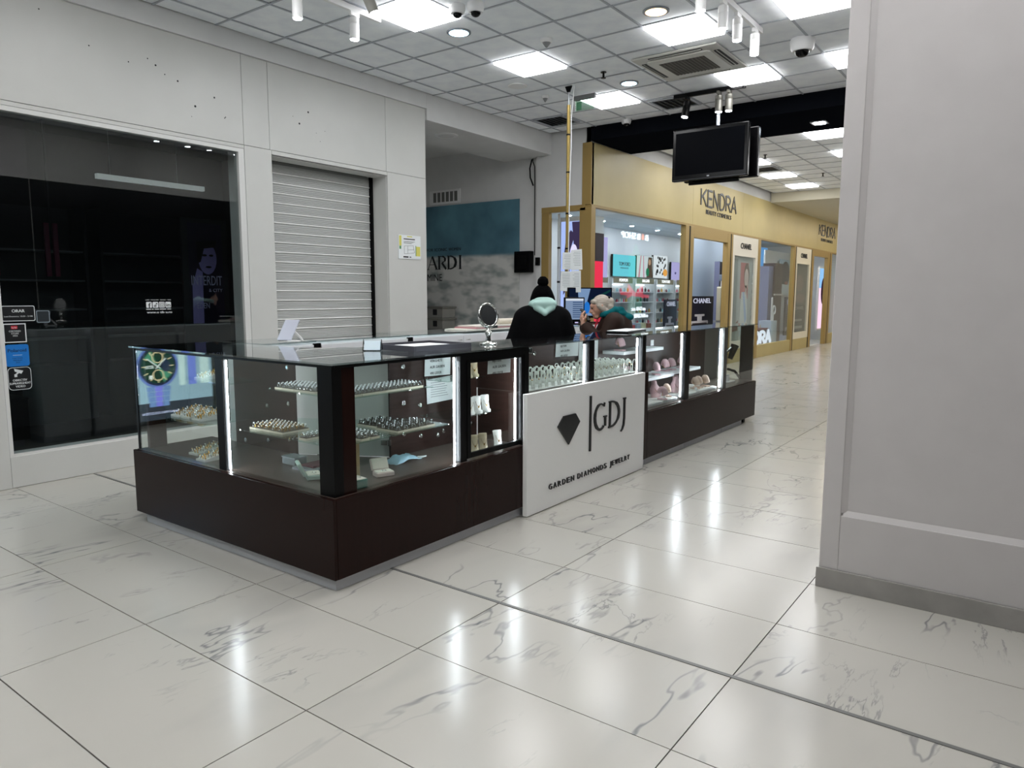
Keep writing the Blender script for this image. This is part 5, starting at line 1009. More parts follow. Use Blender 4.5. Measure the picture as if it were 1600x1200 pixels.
# ================================================================== KIOSK: GOODS
M_FOAM = mat('ring_foam', '#cfc7b4', .8); M_SILVER = mat('silver', '#e2e4e6', .18, .9); M_GOLDJ = mat('gold_jewel', '#d8ab58', .22, .95); M_STN = mat('stone', '#f4f8fb', .08); M_SHADED = mat('shaded_ring', '#4a4540', .2); M_TRAYW = mat('white_tray', '#dcdcd8', .5)
def ring_geo(m, x, y, z, metal, stone, rr=.0085, rz=0.0):
    m.m(metal); c, s = math.cos(rz), math.sin(rz); pts = [(x+c*rr*math.cos(a), y+s*rr*math.cos(a), z+rr*.75+rr*math.sin(a)) for a in [2*math.pi*i/10 for i in range(10)]]
    m.tube(pts, .0027, 6, True); m.m(stone); m.lathe([(.002, -.004), (.006, .0005), (.004, .0035)], (x, y, z+rr*1.75+.002), 7)
def tray_proto(kind, label, group):
    t = thing('ring_tray', label, 'ring tray', (0, 0, 0), group)
    w, d = (.062, .19); M_CUSH = mat('ring_cushion', '#4a4238', .9)
    MB().box(-w/2, -d/2, 0, w/2, d/2, .011).build('tray', M_FOAM if kind != 'w' else M_TRAYW, t, local=True)
    MB().box(-w/2+.004, -d/2+.004, .011, w/2-.004, d/2-.004, .0145).build('cushion', M_CUSH, t, local=True)
    m = MB(); rn = random.Random(3)
    for i in range(2):
        for j in range(6):
            mt = {'s': M_SILVER, 'g': M_GOLDJ if (i+j) % 3 else M_SILVER, 'd': M_SHADED if (i+j) % 2 else M_SILVER, 'w': M_GOLDJ}[kind]  # the dark kind carries the shade on its rings as colour
            ring_geo(m, -w/2+.016+i*.030, -d/2+.016+j*.031, .0125, mt, M_STN if kind != 'd' or (i+j) % 2 else M_SHADED, .0125, rn.uniform(-1.5, 1.5))
    m.build('rings', parent=t, local=True, kind='stuff', smooth=50); return t
PROTO = {}
def tray(kind, x, y, z, rz, label, group):
    if kind not in PROTO:
        PROTO[kind] = tray_proto(kind, label, group); r = PROTO[kind]; r.location = (x, y, z); r.rotation_euler = (0, 0, rz); return r
    return dup(PROTO[kind], (x, y, z), rz, label, group)
for k in range(9): tray('s', 2.79+k*.0635, 3.255, .9705, random.uniform(-.03, .03), 'beige ring tray, number %s from the left on the upper front shelf' % ('one two three four five six seven eight nine'.split()[k]), 'ring trays on the upper front shelf')
for k in range(6): tray('s', 2.80, 3.475+k*.0645, .9705, math.pi/2+random.uniform(-.03, .03), 'beige ring tray, number %s from the corner on the upper left shelf' % ('one two three four five six'.split()[k]), 'ring trays on the upper left shelf')
for k in range(5): tray('g', 2.60, 3.52+k*.0645, .7515, math.pi/2, 'mixed gold ring tray, number %s from the corner on the middle left shelf' % ('one two three four five'.split()[k]), 'gold ring trays on the middle left shelf')
for k in range(5): tray('d', 2.97+k*.064, 3.09, .7515, 0, 'dark ring tray, number %s from the left on the middle front shelf' % ('one two three four five'.split()[k]), 'dark ring trays on the middle front shelf')
for k in range(3): tray('d', 3.0+k*.064, 3.285, .7515, 0, 'dark ring tray in the back row of the middle shelf, %s' % ('left', 'centre', 'right')[k], 'dark ring trays in the back row')
for k in range(2): tray('s', 2.68+k*.075, 3.08, .7515, 0, ('left', 'right')[k]+' of two silver ring trays low at the showcase corner', 'silver ring trays at the corner')
tray('s', 2.57, 3.27, .7515, math.pi/2, 'single silver ring tray on the left shelf by the black post', 'silver ring trays at the corner')
# wedge trays in the left end case
def wedge(label):
    t = thing('ring_tray', label, 'ring tray', (0, 0, 0), 'white wedge ring trays'); m = MB(); w, d, h = .1, .19, .045
    m.add([(-w/2,-d/2,0),(w/2,-d/2,0),(w/2,d/2,0),(-w/2,d/2,0),(-w/2,-d/2,.012),(w/2,-d/2,.012),(w/2,d/2,h),(-w/2,d/2,h)], [(0,3,2,1),(4,5,6,7),(0,1,5,4),(1,2,6,5),(2,3,7,6),(3,0,4,7)]); m.build('wedge', M_TRAYW, t, local=True)
    m = MB()
    for i in range(3):
        for j in range(6): ring_geo(m, -w/2+.018+i*.032, -d/2+.016+j*.031, .012+(h-.012)*(j*.031+.016)/d-.002, M_GOLDJ if (i+j) % 3 else M_SILVER, M_STN if (i+j) % 2 else M_GOLDJ, .0125, .3*((i*j) % 3-1))
    m.build('rings', parent=t, local=True, kind='stuff', smooth=50); return t
w0 = wedge('white wedge ring tray nearest the end on the left case shelf'); w0.location = (2.60, 4.66, .7365); w0.rotation_euler = (0, 0, -math.pi/2)
for (x, y, z, lb) in ((2.60, 4.53, .7365, 'white wedge ring tray second from the end on the left case shelf'), (2.60, 4.40, .7365, 'white wedge ring tray beside the post on the left case shelf'), (2.79, 4.68, .9685, 'white wedge ring tray on the top shelf of the left case'), (2.60, 4.46, .5015, 'white wedge ring tray on the floor of the left case, farther one'), (2.53, 4.25, .5015, 'white wedge ring tray on the floor of the left case, nearer one')): dup(w0, (x, y, z), -math.pi/2, lb)
# open jewellery boxes and odds on the deck
def open_box(x, y, z, rz, col, label, w=.11, d=.075, h=.028, ang=115):
    t = thing('jewellery_box', label, 'jewellery box', (x, y, z), None, rz); mt = mat('jb_'+col, col, .45); wi = mat('jb_lining', '#efe6dc', .7)
    MB().box(-w/2, -d/2, 0, w/2, d/2, h).build('base', mt, t, local=True, bevel=.006); MB().box(-w/2+.006, -d/2+.006, h-.002, w/2-.006, d/2-.006, h+.003).build('lining', wi, t, local=True)
    a = R(ang); c = Vector((0, d/2, h)); ay = Vector((0, math.cos(math.pi-a), math.sin(math.pi-a))); an = Vector((0, -ay.z, ay.y))
    MB().obox(c+ay*(d/2)-an*.010, (w/2, 0, 0), ay*(d/2), an*.010).build('lid', mt, t, local=True, bevel=.008); MB().obox(c+ay*(d/2)+an*.0015, (w/2-.006, 0, 0), ay*(d/2-.006), an*.0012).build('lid_lining', wi, t, local=True)
    MB().tube([(.015*math.cos(q), -.005+.012*math.sin(q), h+.0045) for q in [2*math.pi*i/14 for i in range(14)]], .0016, 5, True).build('chain', M_SILVER, t, local=True)
open_box(2.88, 3.06, .5015, R(-20), '#e6d3cf', 'open pale pink jewellery box on the showcase floor'); open_box(2.60, 3.345, .5015, R(60), '#bcd2ca', 'open mint jewellery box on the left showcase floor', .12, .085)
open_box(2.62, 2.99, .5015, R(80), '#2f6a5e', 'open dark green jewellery box behind the corner panel', .1, .07, .05)
t = thing('reflection_block', 'tall beige block in place of a reflection by the showcase corner', 'box', (2.68, 3.10, .501)); MB().box(2.64, 3.06, .5015, 2.70, 3.12, .735).build('body', mat('reflect_beige', '#b09a72', .7), t); MB().box(2.638, 3.058, .72, 2.702, 3.122, .738).build('lid', mat('reflect_beige2', '#c0ac86', .7), t)  # a reflected beige streak, built here as a solid block
m = MB(); rn = random.Random(5); N = 9
G = [[(3.10+.03*i+rn.uniform(-.008, .008), 3.18+.022*j+rn.uniform(-.008, .008), .505+max(0, .045-.0028*((i-4)**2+(j-3)**2))*rn.uniform(.5, 1.2)) for j in range(7)] for i in range(9)]
m.add([q for r_ in G for q in r_], [(i*7+j, (i+1)*7+j, (i+1)*7+j+1, i*7+j+1) for i in range(8) for j in range(6)])
t = tag(m.build('plastic_bag', mat('blue_plastic', '#9fc4d8', .3), loc=(3.1, 3.18, .501), smooth=70), 'crumpled light blue plastic bag on the showcase floor', 'bag'); t.modifiers.new('s', 'SOLIDIFY').thickness = .002
MB().tube([(3.30, 3.19, .512), (3.34, 3.16, .52), (3.37, 3.18, .515), (3.33, 3.22, .512)], .004, 6).build('strap', mat('strap_white', '#d8dcdc', .5), t)
t = thing('small_box', 'small clear grey box on the left showcase floor', 'box', (2.74, 3.74, .501)); MB().box(2.71, 3.66, .5015, 2.80, 3.79, .545).build('body', mat('clear_grey', '#7b8286', .2), t, bevel=.006); MB().box(2.708, 3.658, .545, 2.802, 3.792, .552).build('lid', mat('clear_grey2', '#949b9f', .2), t)
t = thing('tray', 'grey tray with a maroon cloth on the left showcase floor', 'tray', (2.80, 3.55, .501)); MB().box(2.66, 3.44, .5015, 2.90, 3.62, .517).build('body', mat('slate_tray', '#8c9096', .4), t); MB().box(2.70, 3.47, .517, 2.86, 3.59, .53).build('cloth', mat('maroon_cloth', '#5a2a34', .9), t, bevel=.005)
# price sheets
def sheet(x0, x1, z0, z1, lines, label, tilt=0.0, y=3.362):
    m = MB().m(M_PAPER); c = Vector(((x0+x1)/2, y, (z0+z1)/2)); m.obox(c, ((x1-x0)/2, 0, -tilt), (tilt, 0, (z1-z0)/2), (0, .0008, 0)); o = tag(m.build('price_sheet', loc=(c.x, y, z0)), label, 'paper', 'sheets in the showcases')
    m = MB().m(M_INK)
    if lines:
        for k, s in enumerate(lines): txt(m, s, ((x0+x1)/2-.08*(x1-x0)/.26, y-.001, z1-.055-k*.042), *FNY, .018, None, .0005, 'l', .0007)
    else:
        m.m(mat('grey_ink', '#9aa0a2', .7))
        for k in range(7): m.box(x0+.04, y-.0012, z1-.03-k*.016, x1-.04-random.uniform(0, .05), y-.0008, z1-.034-k*.016)
    m.build('print', parent=o)
sheet(3.56, 3.82, 1.0, 1.15, ('VERIGHETE', 'AUR GALBEN', '490 LEI/GR'), 'upper sheet in the corner case, lettered with wedding ring price', .004); sheet(3.575, 3.845, .815, .985, None, 'lower sheet in the corner case with faint small print', -.003)
sheet(3.715, 3.965, 1.03, 1.165, ('BIJUTERII', 'AUR GALBEN', '490 LEI/GR'), 'price sheet in the framed door case', .004, 2.942); sheet(5.18, 5.55, 1.02, 1.16, ('BIJUTERII', 'AUR GALBEN', '490 LEI/GR'), 'price sheet in the left earring case', .006); sheet(6.18-.62, 6.60-.70, .96, 1.155, None, 'plain typed sheet in the right earring case', .003)
# necklace busts (flat boards) in the framed door case
def board_bust(col, label, group, jewel=None):
    t = thing('necklace_stand', label, 'necklace stand', (0, 0, 0), group); m = MB(); rings = []
    for z, w, y, th in ((0, .034, -.006, .03), (.012, .036, -.004, .026), (.02, .030, .004, .012), (.06, .030, .012, .007), (.095, .033, .020, .006), (.112, .034, .024, .006), (.115, .024, .025, .004)):
        rings.append([(-w, y, z), (-w*.5, y-th*.9, z), (0, y-th*1.1, z), (w*.5, y-th*.9, z), (w, y, z), (w*.7, y+th*.6, z), (0, y+th*.8, z), (-w*.7, y+th*.6, z)])
    m.ring_loft(rings); m.build('bust', mat('bust_'+col, col, .6), t, local=True, smooth=50)
    MB().tube([(.022*math.cos(R(200+140*i/10)), -.002+.006*math.sin(R(140*i/10))*-1, .105+.06*math.sin(R(200+140*i/10))) for i in range(11)], .0012, 5).build('chain', M_GOLDJ, t, local=True)
    m = MB(); m.sph((0, -.01, .043), (.006, .003, .008), 8, 6); m.build('pendant', mat('pend_'+(jewel or 'g'), jewel or '#d8ab58', .25, .6), t, local=True); return t
BW = board_bust('#e6e6e2', 'white necklace stand standing alone at the right of the door case floor', 'necklace stands in the door case'); BW.location = (3.93, 3.02, .5015); BW.rotation_euler = (0, 0, R(-25))
BG = board_bust('#b7a98c', 'beige necklace stand in the middle of the door case floor', 'necklace stands in the door case'); BG.location = (3.78, 3.03, .5015); BG.rotation_euler = (0, 0, R(-25))
for b, x, y, z, lb in ((BG, 3.69, 3.035, .5015, 'beige necklace stand second from left on the door case floor'), (BW, 3.61, 3.045, .5015, 'white necklace stand at the left end of the door case floor'),
    (BW, 3.66, 3.13, .7435, 'white necklace stand at the left of the middle shelf, door case'), (BW, 3.745, 3.12, .7435, 'white necklace stand with green stone on the middle shelf'), (BW, 3.82, 3.22, .7435, 'white necklace stand at the back of the middle shelf, door case'), (BW, 3.83, 3.12, .7435, 'white necklace stand next to the amber one, middle shelf'), (BW, 3.92, 3.12, .7435, 'white necklace stand with amber flowers on the middle shelf'),
    (BW, 3.69, 3.16, .9915, 'white necklace stand on the top shelf of the door case'), (BG, 3.77, 3.16, .9915, 'brown gold necklace stand on the top shelf, left one'), (BG, 3.85, 3.17, .9915, 'gold flowered necklace stand on the top shelf, right one')): dup(b, (x, y, z), R(random.uniform(-35, -15)), lb)
# clear earring stands
m = MB(); M_ACR = mat('acrylic', '#f1f4ee', .12); 
t = thing('earring_stand', 'clear arched earring stand in the left earring case', 'earring stand', (0, 0, 0), 'earring stands in the left case')
MB().box(-.012, -.010, 0, .012, .010, .02).build('foot', M_TRAYW, t, local=True)
m.tube([(-.009, 0, .018), (-.009, 0, .072), (-.013, 0, .096), (-.022, 0, .109), (-.033, 0, .108), (-.040, 0, .096), (-.041, 0, .078)], .0042, 7); m.tube([(.009, 0, .018), (.009, 0, .072), (.013, 0, .096), (.022, 0, .109), (.033, 0, .108), (.040, 0, .096), (.041, 0, .078)], .0042, 7); m.build('hooks', M_ACR, t, local=True, smooth=50)
m = MB(); m.sph((-.041, -.003, .074), .005, 6, 5); m.sph((.041, -.003, .074), .005, 6, 5); m.build('earrings', M_GOLDJ, t, local=True)
E0 = t; first = True
for ci, (xa, xb, nm) in enumerate(((4.20, 4.90, 'left'), (5.11, 5.83, 'right'))):
    for j in range(5):
        for i in range(9):
            x = xa+(xb-xa)*i/8+(.02 if j % 2 else 0); y = 2.975+j*.075; z = .872
            lb = 'clear arched earring stand in the %s earring case' % nm
            if first: E0.location = (x, y, z); E0.rotation_euler = (0, 0, R(-45)); first = False
            else: dup(E0, (x, y, z), R(random.uniform(-52, -38)), lb, 'earring stands in the %s case' % nm)
P4(K2, 'earring_tray', M_TRAYW, 4.16, 2.935, .8702, 4.935, 3.34, .8718); P4(K2, 'earring_tray', M_TRAYW, 5.07, 2.935, .8702, 5.865, 3.34, .8718)
# pink busts in the right cases
def neck_bust(col, label, group):
    t = thing('necklace_bust', label, 'necklace bust', (0, 0, 0), group); m = MB(); n = 16; rings = []
    for z, a, b, y in ((0, .062, .030, 0), (.01, .066, .034, 0), (.06, .074, .040, .004), (.09, .068, .038, .010), (.112, .044, .032, .018), (.13, .030, .027, .024), (.158, .028, .025, .030), (.164, .020, .018, .031)):
        rings.append([(a*math.cos(2*math.pi*i/n), y+b*math.sin(2*math.pi*i/n), z) for i in range(n)])
    m.ring_loft(rings); m.build('bust', mat('nb_'+col, col, .6), t, local=True, smooth=60)
    MB().tube([(.052*math.cos(R(200+140*i/12)), -.026-.014*math.sin(R(180*i/12)), .125+.075*math.sin(R(200+140*i/12))) for i in range(13)], .0018, 5).build('necklace', M_GOLDJ, t, local=True); return t
def arch_stand(col, label, group):
    t = thing('bracelet_stand', label, 'bracelet stand', (0, 0, 0), group); m = MB(); pts = [(0, -.035+.07*i/10, .012+.09*math.sin(math.pi*(.12+.7*i/10))) for i in range(11)]
    m.tube([(p[0], p[1], p[2]) for p in pts], [.03, .032, .033, .033, .032, .031, .03, .028, .026, .024, .02], 10); m.box(-.03, -.05, 0, .03, .045, .012); m.build('pad', mat('nb_'+col, col, .6), t, local=True, smooth=60)
    MB().tube([(.034*math.cos(2*math.pi*i/14), -.005, .07+.034*math.sin(2*math.pi*i/14)) for i in range(14)], .002, 5, True).build('bracelet', M_GOLDJ, t, local=True); return t
PK, PK2 = '#d9b6bc', '#dcc0ae'
NB = neck_bust(PK, 'large pink necklace bust at the left of the right-hand case', 'pink jewellery busts'); NB.location = (6.20, 3.05, .5345); NB.rotation_euler = (0, 0, R(-30))
AS = arch_stand(PK, 'pink arched bracelet stand on the lower shelf of the right-hand case', 'pink jewellery busts'); AS.location = (6.78, 3.18, .7465); AS.rotation_euler = (0, 0, R(-40))
AB = arch_stand(PK2, 'peach arched bracelet stand in front of the last light strip', 'pink jewellery busts'); AB.location = (7.80, 3.06, .5345); AB.rotation_euler = (0, 0, R(-20))
for b, x, y, z, rz, lb in ((NB, 6.40, 3.20, .5345, -20, 'pink necklace bust behind the large one at the left of the case'), (AS, 6.08, 3.20, .7465, -30, 'pink bracelet stand at the far left of the lower shelf'), (AS, 6.22, 3.2, .7465, -60, 'pink bracelet stand lying second on the lower shelf'), (AS, 6.10, 3.24, 1.0315, -10, 'small pink stand on the top shelf of the right-hand case'),
    (AS, 6.55, 3.0, .5345, 20, 'small pink ring stand beside the price tag'), (NB, 6.66, 3.12, .5345, -15, 'pink bust with curled chain before the first light strip'), (AB, 6.78, 3.06, .5345, -35, 'peach bracelet stand touching the first light strip'), (NB, 7.12, 3.10, .5345, -25, 'pink necklace bust just right of the black post'), (NB, 7.28, 3.16, .5345, -20, 'big pink necklace bust in the middle of the second right case'),
    (AB, 7.52, 3.06, .5345, -20, 'first of three arched stands before the last light strip'), (AB, 7.65, 3.08, .5345, -20, 'second of three arched stands before the last light strip'), (AS, 7.12, 3.24, .7515, -20, 'left pink arched stand on the second case shelf'), (AS, 7.28, 3.24, .7515, -20, 'middle pink arched stand on the second case shelf'), (AS, 7.55, 3.24, .7515, -20, 'right pink arched stand on the second case shelf')): dup(b, (x, y, z), R(rz), lb)
for k, (x0, x1, lb) in enumerate(((6.02, 6.48, 'left'), (6.50, 6.84, 'middle left'), (7.0, 7.42, 'middle right'), (7.44, 7.92, 'right'))):
    t = thing('display_riser', 'white display riser on the floor of the right-hand cases, '+lb, 'riser', (x0, 2.96, .501), 'white display risers'); P4(t, 'body', M_SHW, x0, 2.965, .5015, x1, 3.30, .528, bevel=.003); P4(t, 'pad', M_TRAYW, x0+.01, 2.975, .528, x1-.01, 3.29, .533)
for k, (x, y) in enumerate(((6.56, 2.99), (7.36, 2.99))):
    t = tag(MB().obox((x, y-.01, .553), (.028, 0, 0), (0, .01, .018), (0, -.0015, .0008)).build('price_tag', M_PAPER, loc=(x, y, .534)), ('white price tag beside the small pink ring stand', 'white price tag in the second right case')[k], 'price tag', 'price tags'); MB().box(x-.012, y-.022, .548, x+.006, y-.0205, .552).build('print', M_INK, t)
tag(MB().m(M_PAPER).box(7.03, 3.366, 1.02, 7.1, 3.3695, 1.08).build('price_tag', loc=(7.03, 3.366, 1.02)), 'small blank white tag on the back panel, second right case', 'price tag', 'price tags')
# weighing / microscope device in the end case
t = thing('microscope', 'black desk magnifier device in the last glass case', 'device', (8.620, 3.1, .5)); P4(t, 'base', M_WPLAST, 8.520, 3.03, .5015, 8.720, 3.2, .52, bevel=.006)
MB().tube([(8.610, 3.15, .52), (8.600, 3.17, .7), (8.630, 3.15, .85), (8.720, 3.08, .93)], .018, 8).build('arm', M_CHROME, t, smooth=50); MB().cyl((8.740, 3.06, .95), (8.690, 3.10, .78), .05, .03, 14).build('head', M_BLACK, t, smooth=40); MB().tube([(8.630, 3.1, .66), (8.730, 3.05, .63), (8.820, 3.02, .55)], .016, 8).build('lamp_arm', M_BLACKG, t, smooth=50); MB().cyl((8.570, 3.08, .52), (8.570, 3.08, .60), .03, .026, 12).build('dish', M_WPLAST, t)

# ================================================================== THINGS ON THE COUNTERS
Z1 = ZT+.0006
t = thing('table_mirror', 'round chrome swivel mirror on a foot, on the front counter', 'mirror', (4.005, 3.167, Z1)); c = (4.005, 3.167, Z1)
MB().lathe([(.062, 0), (.064, .006), (.056, .014), (.045, .018), (.02, .024), (.016, .05), (.02, .07), (.026, .085), (.016, .1), (.012, .115), (.008, .13)], c, 24).build('foot', M_CHROME, t, smooth=50)
cc = Vector((4.005, 3.167, Z1+.205)); fx = Vector((.975, -.22, 0)).normalized(); nx = Vector((-.22, -.975, .2)).normalized(); ux = nx.cross(fx).normalized()*-1
if ux.z < 0: ux = -ux
MB().tube([tuple(cc+fx*(.088*math.cos(a))+Vector((0, 0, 1))*(.088*math.sin(a))) for a in [R(175+190*i/14) for i in range(15)]], .005, 8).build('yoke', M_CHROME, t, smooth=50)
MB().tube([tuple(cc+fx*(.079*math.cos(a))+ux*(.081*math.sin(a))) for a in [2*math.pi*i/28 for i in range(28)]], .008, 8, True).build('rim', M_CHROME, t, smooth=50)
MB().lathe([(.077, -.003), (.077, .003)], cc, 28, nx).build('mirror_glass', mat('mirror', '#f2f2f2', .02, 1), t)
t = thing('card_holder', 'small pale blue folded card in a black wire holder', 'card holder', (3.115, 3.385, Z1)); m = MB(); d1 = Vector((.62, -.78, 0)); d2 = Vector((.78, .62, 0)); c = Vector((3.115, 3.385, Z1))
for s_ in (-1, 1): m.obox(c+d2*(.018*s_)+Vector((0, 0, .032)), d1*.05, d2*(-.016*s_)+Vector((0, 0, .03)), d2*.0008)
m.build('card', mat('card_blue', '#d3e4ee', .6), t); m = MB()
for s_ in (-1, 1): m.tube([tuple(c+d1*(.056*s_)+d2*-.035+Vector((0, 0, .003))), tuple(c+d1*(.056*s_)+Vector((0, 0, .068))), tuple(c+d1*(.056*s_)+d2*.035+Vector((0, 0, .003))), tuple(c+d1*(.056*s_)+d2*-.035+Vector((0, 0, .003)))], .0025, 6)
m.tube([tuple(c+d1*-.056+d2*-.035+Vector((0, 0, .003))), tuple(c+d1*.056+d2*-.035+Vector((0, 0, .003)))], .0025, 6); m.build('wire_frame', M_BLACK, t)
t = thing('display_tray', 'dark grey velvet tray with white pad on the front counter', 'tray', (3.455, 3.28, Z1), None, R(-4)); M_VEL = mat('velvet_grey', '#4a4a52', .9)
MB().box(-.24, -.19, 0, .24, .19, .012).build('base', M_VEL, t, local=True)
m = MB()
for s_ in (-1, 1): m.box(s_*.24-.012, -.2, 0, s_*.24+.012, .2, .032); m.box(-.24, s_*.19-.012, 0, .24, s_*.19+.012, .032)
m.build('rim', M_VEL, t, local=True); MB().box(-.2, -.15, .012, .2, .15, .02).build('pad', M_PAPER, t, local=True)
t = thing('tablet_stand', 'white tablet on a small stand at the left of the back counter', 'tablet', (3.33, 4.50, Z1)); c = Vector((3.36, 4.50, Z1)); a1 = Vector((-.55, .83, 0)); lean = Vector((.35, -.20, .9)).normalized(); nn = a1.cross(lean)
MB().obox(c+Vector((-.03, .02, .085)), a1*.055, lean*.082, nn.normalized()*.006).build('tablet', mat('tablet_white', '#dfe3f2', .3), t, bevel=.005)
MB().tube([tuple(c+Vector((.0, 0, .08))), tuple(c+Vector((.05, -.01, .03))), tuple(c+Vector((.07, -.012, .004)))], .009, 8).build('leg', M_WPLAST, t); MB().lathe([(.05, 0), (.05, .006), (.03, .01)], c, 20).build('foot', M_WPLAST, t)
t = thing('document_board', 'white clipboard with black edge on the front counter by the people', 'clipboard', (6.25, 3.25, Z1), None, R(8)); MB().box(-.26, -.11, 0, .26, .11, .012).build('board', M_BLACK, t, local=True); MB().box(-.255, -.1, .012, .25, .1, .018).build('paper_stack', M_PAPER, t, local=True)
# monitors on the far back counter
def monitor(x, y, rz, w, h, zb, label, draw):
    t = thing('computer_monitor', label, 'monitor', (x, y, Z1), 'monitors on the back counter', rz); MB().box(-w/2, -.02, zb, w/2, .02, zb+h).build('casing', M_BLACK, t, local=True, bevel=.006); MB().box(-.02, .02, .0, .02, .045, zb+h*.5).build('stem', M_BLACK, t, local=True); MB().box(-.11, -.07, 0, .11, .1, .012).build('foot', M_BLACK, t, local=True)
    m = MB(); draw(m, (-w/2+.015, -.02, zb+.03), w-.03, h-.045); m.build('screen', parent=t, local=True)
def d_cam(m, o, w, h):
    m.m(emis('mon_dark', '#14203a', .6)).rect(0, 0, w, h, o, *FNY, .001); m.m(emis('mon_pale', '#8fb0dc', .6)).prism([(w*.2,h),(w*.5,h),(w*.42,h*.5),(w*.62,0),(w*.25,0)], o, *FNY, .002); m.m(emis('mon_blue', '#2a80e0', .7)).ell(w*.42, h*.3, w*.07, h*.22, o, *FNY, .003); m.m(emis('mon_grn', '#1a4a48', .6)).prism([(w*.5,h*.6),(w*.98,h*.98),(w*.98,h*.9),(w*.55,h*.5)], o, *FNY, .002)
def d_sheet(m, o, w, h):
    m.m(emis('mon_sheet', '#8fa6c8', .65)).rect(0, 0, w, h, o, *FNY, .001); m.m(emis('mon_line', '#3d5a86', .6))
    for k in range(8): m.rect(w*.4, h*(.1+k*.1), w*.95, h*(.14+k*.1), o, *FNY, .002)
    m.m(emis('mon_bar', '#dfe8f4', .8)).rect(0, h*.9, w, h, o, *FNY, .002)
monitor(7.95, 4.66, R(-36), .60, .38, .06, 'wide monitor with camera pictures behind the seated-looking woman', d_cam); monitor(7.35, 4.52, R(-40), .25, .29, .03, 'small upright monitor with a table on screen', d_sheet)
bpy.data.objects['computer_monitor']['label'] = 'wide monitor with camera pictures behind the woman with the phone'
# papers, roll and red box at the back
t = thing('paper_pile', 'flat pile of papers and catalogues on the back counter', 'paper pile', (5.9, 4.62, Z1)); 
for k, (x0, x1, c_) in enumerate(((5.35, 6.2, '#e3e0d6'), (5.5, 6.35, '#b8868a'), (5.55, 6.3, '#dedbd2'))): MB().box(x0, 4.5, Z1+k*.014, x1, 4.78, Z1+.0135+k*.014).build('catalogue', mat('cat%d' % k, c_, .7), t)
MB().box(5.72, 4.496, Z1+.014, 5.84, 4.5, Z1+.04).build('label_patch', M_INK, t)
tag(MB().cyl((6.0, 4.62, Z1+.042+.03), (6.42, 4.56, Z1+.042+.03), .03, n=16).build('paper_roll', mat('roll_cream', '#d6cfbf', .7), loc=(6.0, 4.62, Z1+.042), smooth=40), 'cream paper roll lying on the pile of papers', 'paper roll')
t = thing('red_box', 'red and white boxed set at the end of the white back counter', 'box', (6.5, 4.55, Z1)); MB().box(6.48, 4.47, Z1, 6.6, 4.68, Z1+.05).build('body', M_PAPER, t); MB().box(6.478, 4.468, Z1+.05, 6.602, 4.682, Z1+.065).build('lid', mat('red_lid', '#a83a44', .6), t)

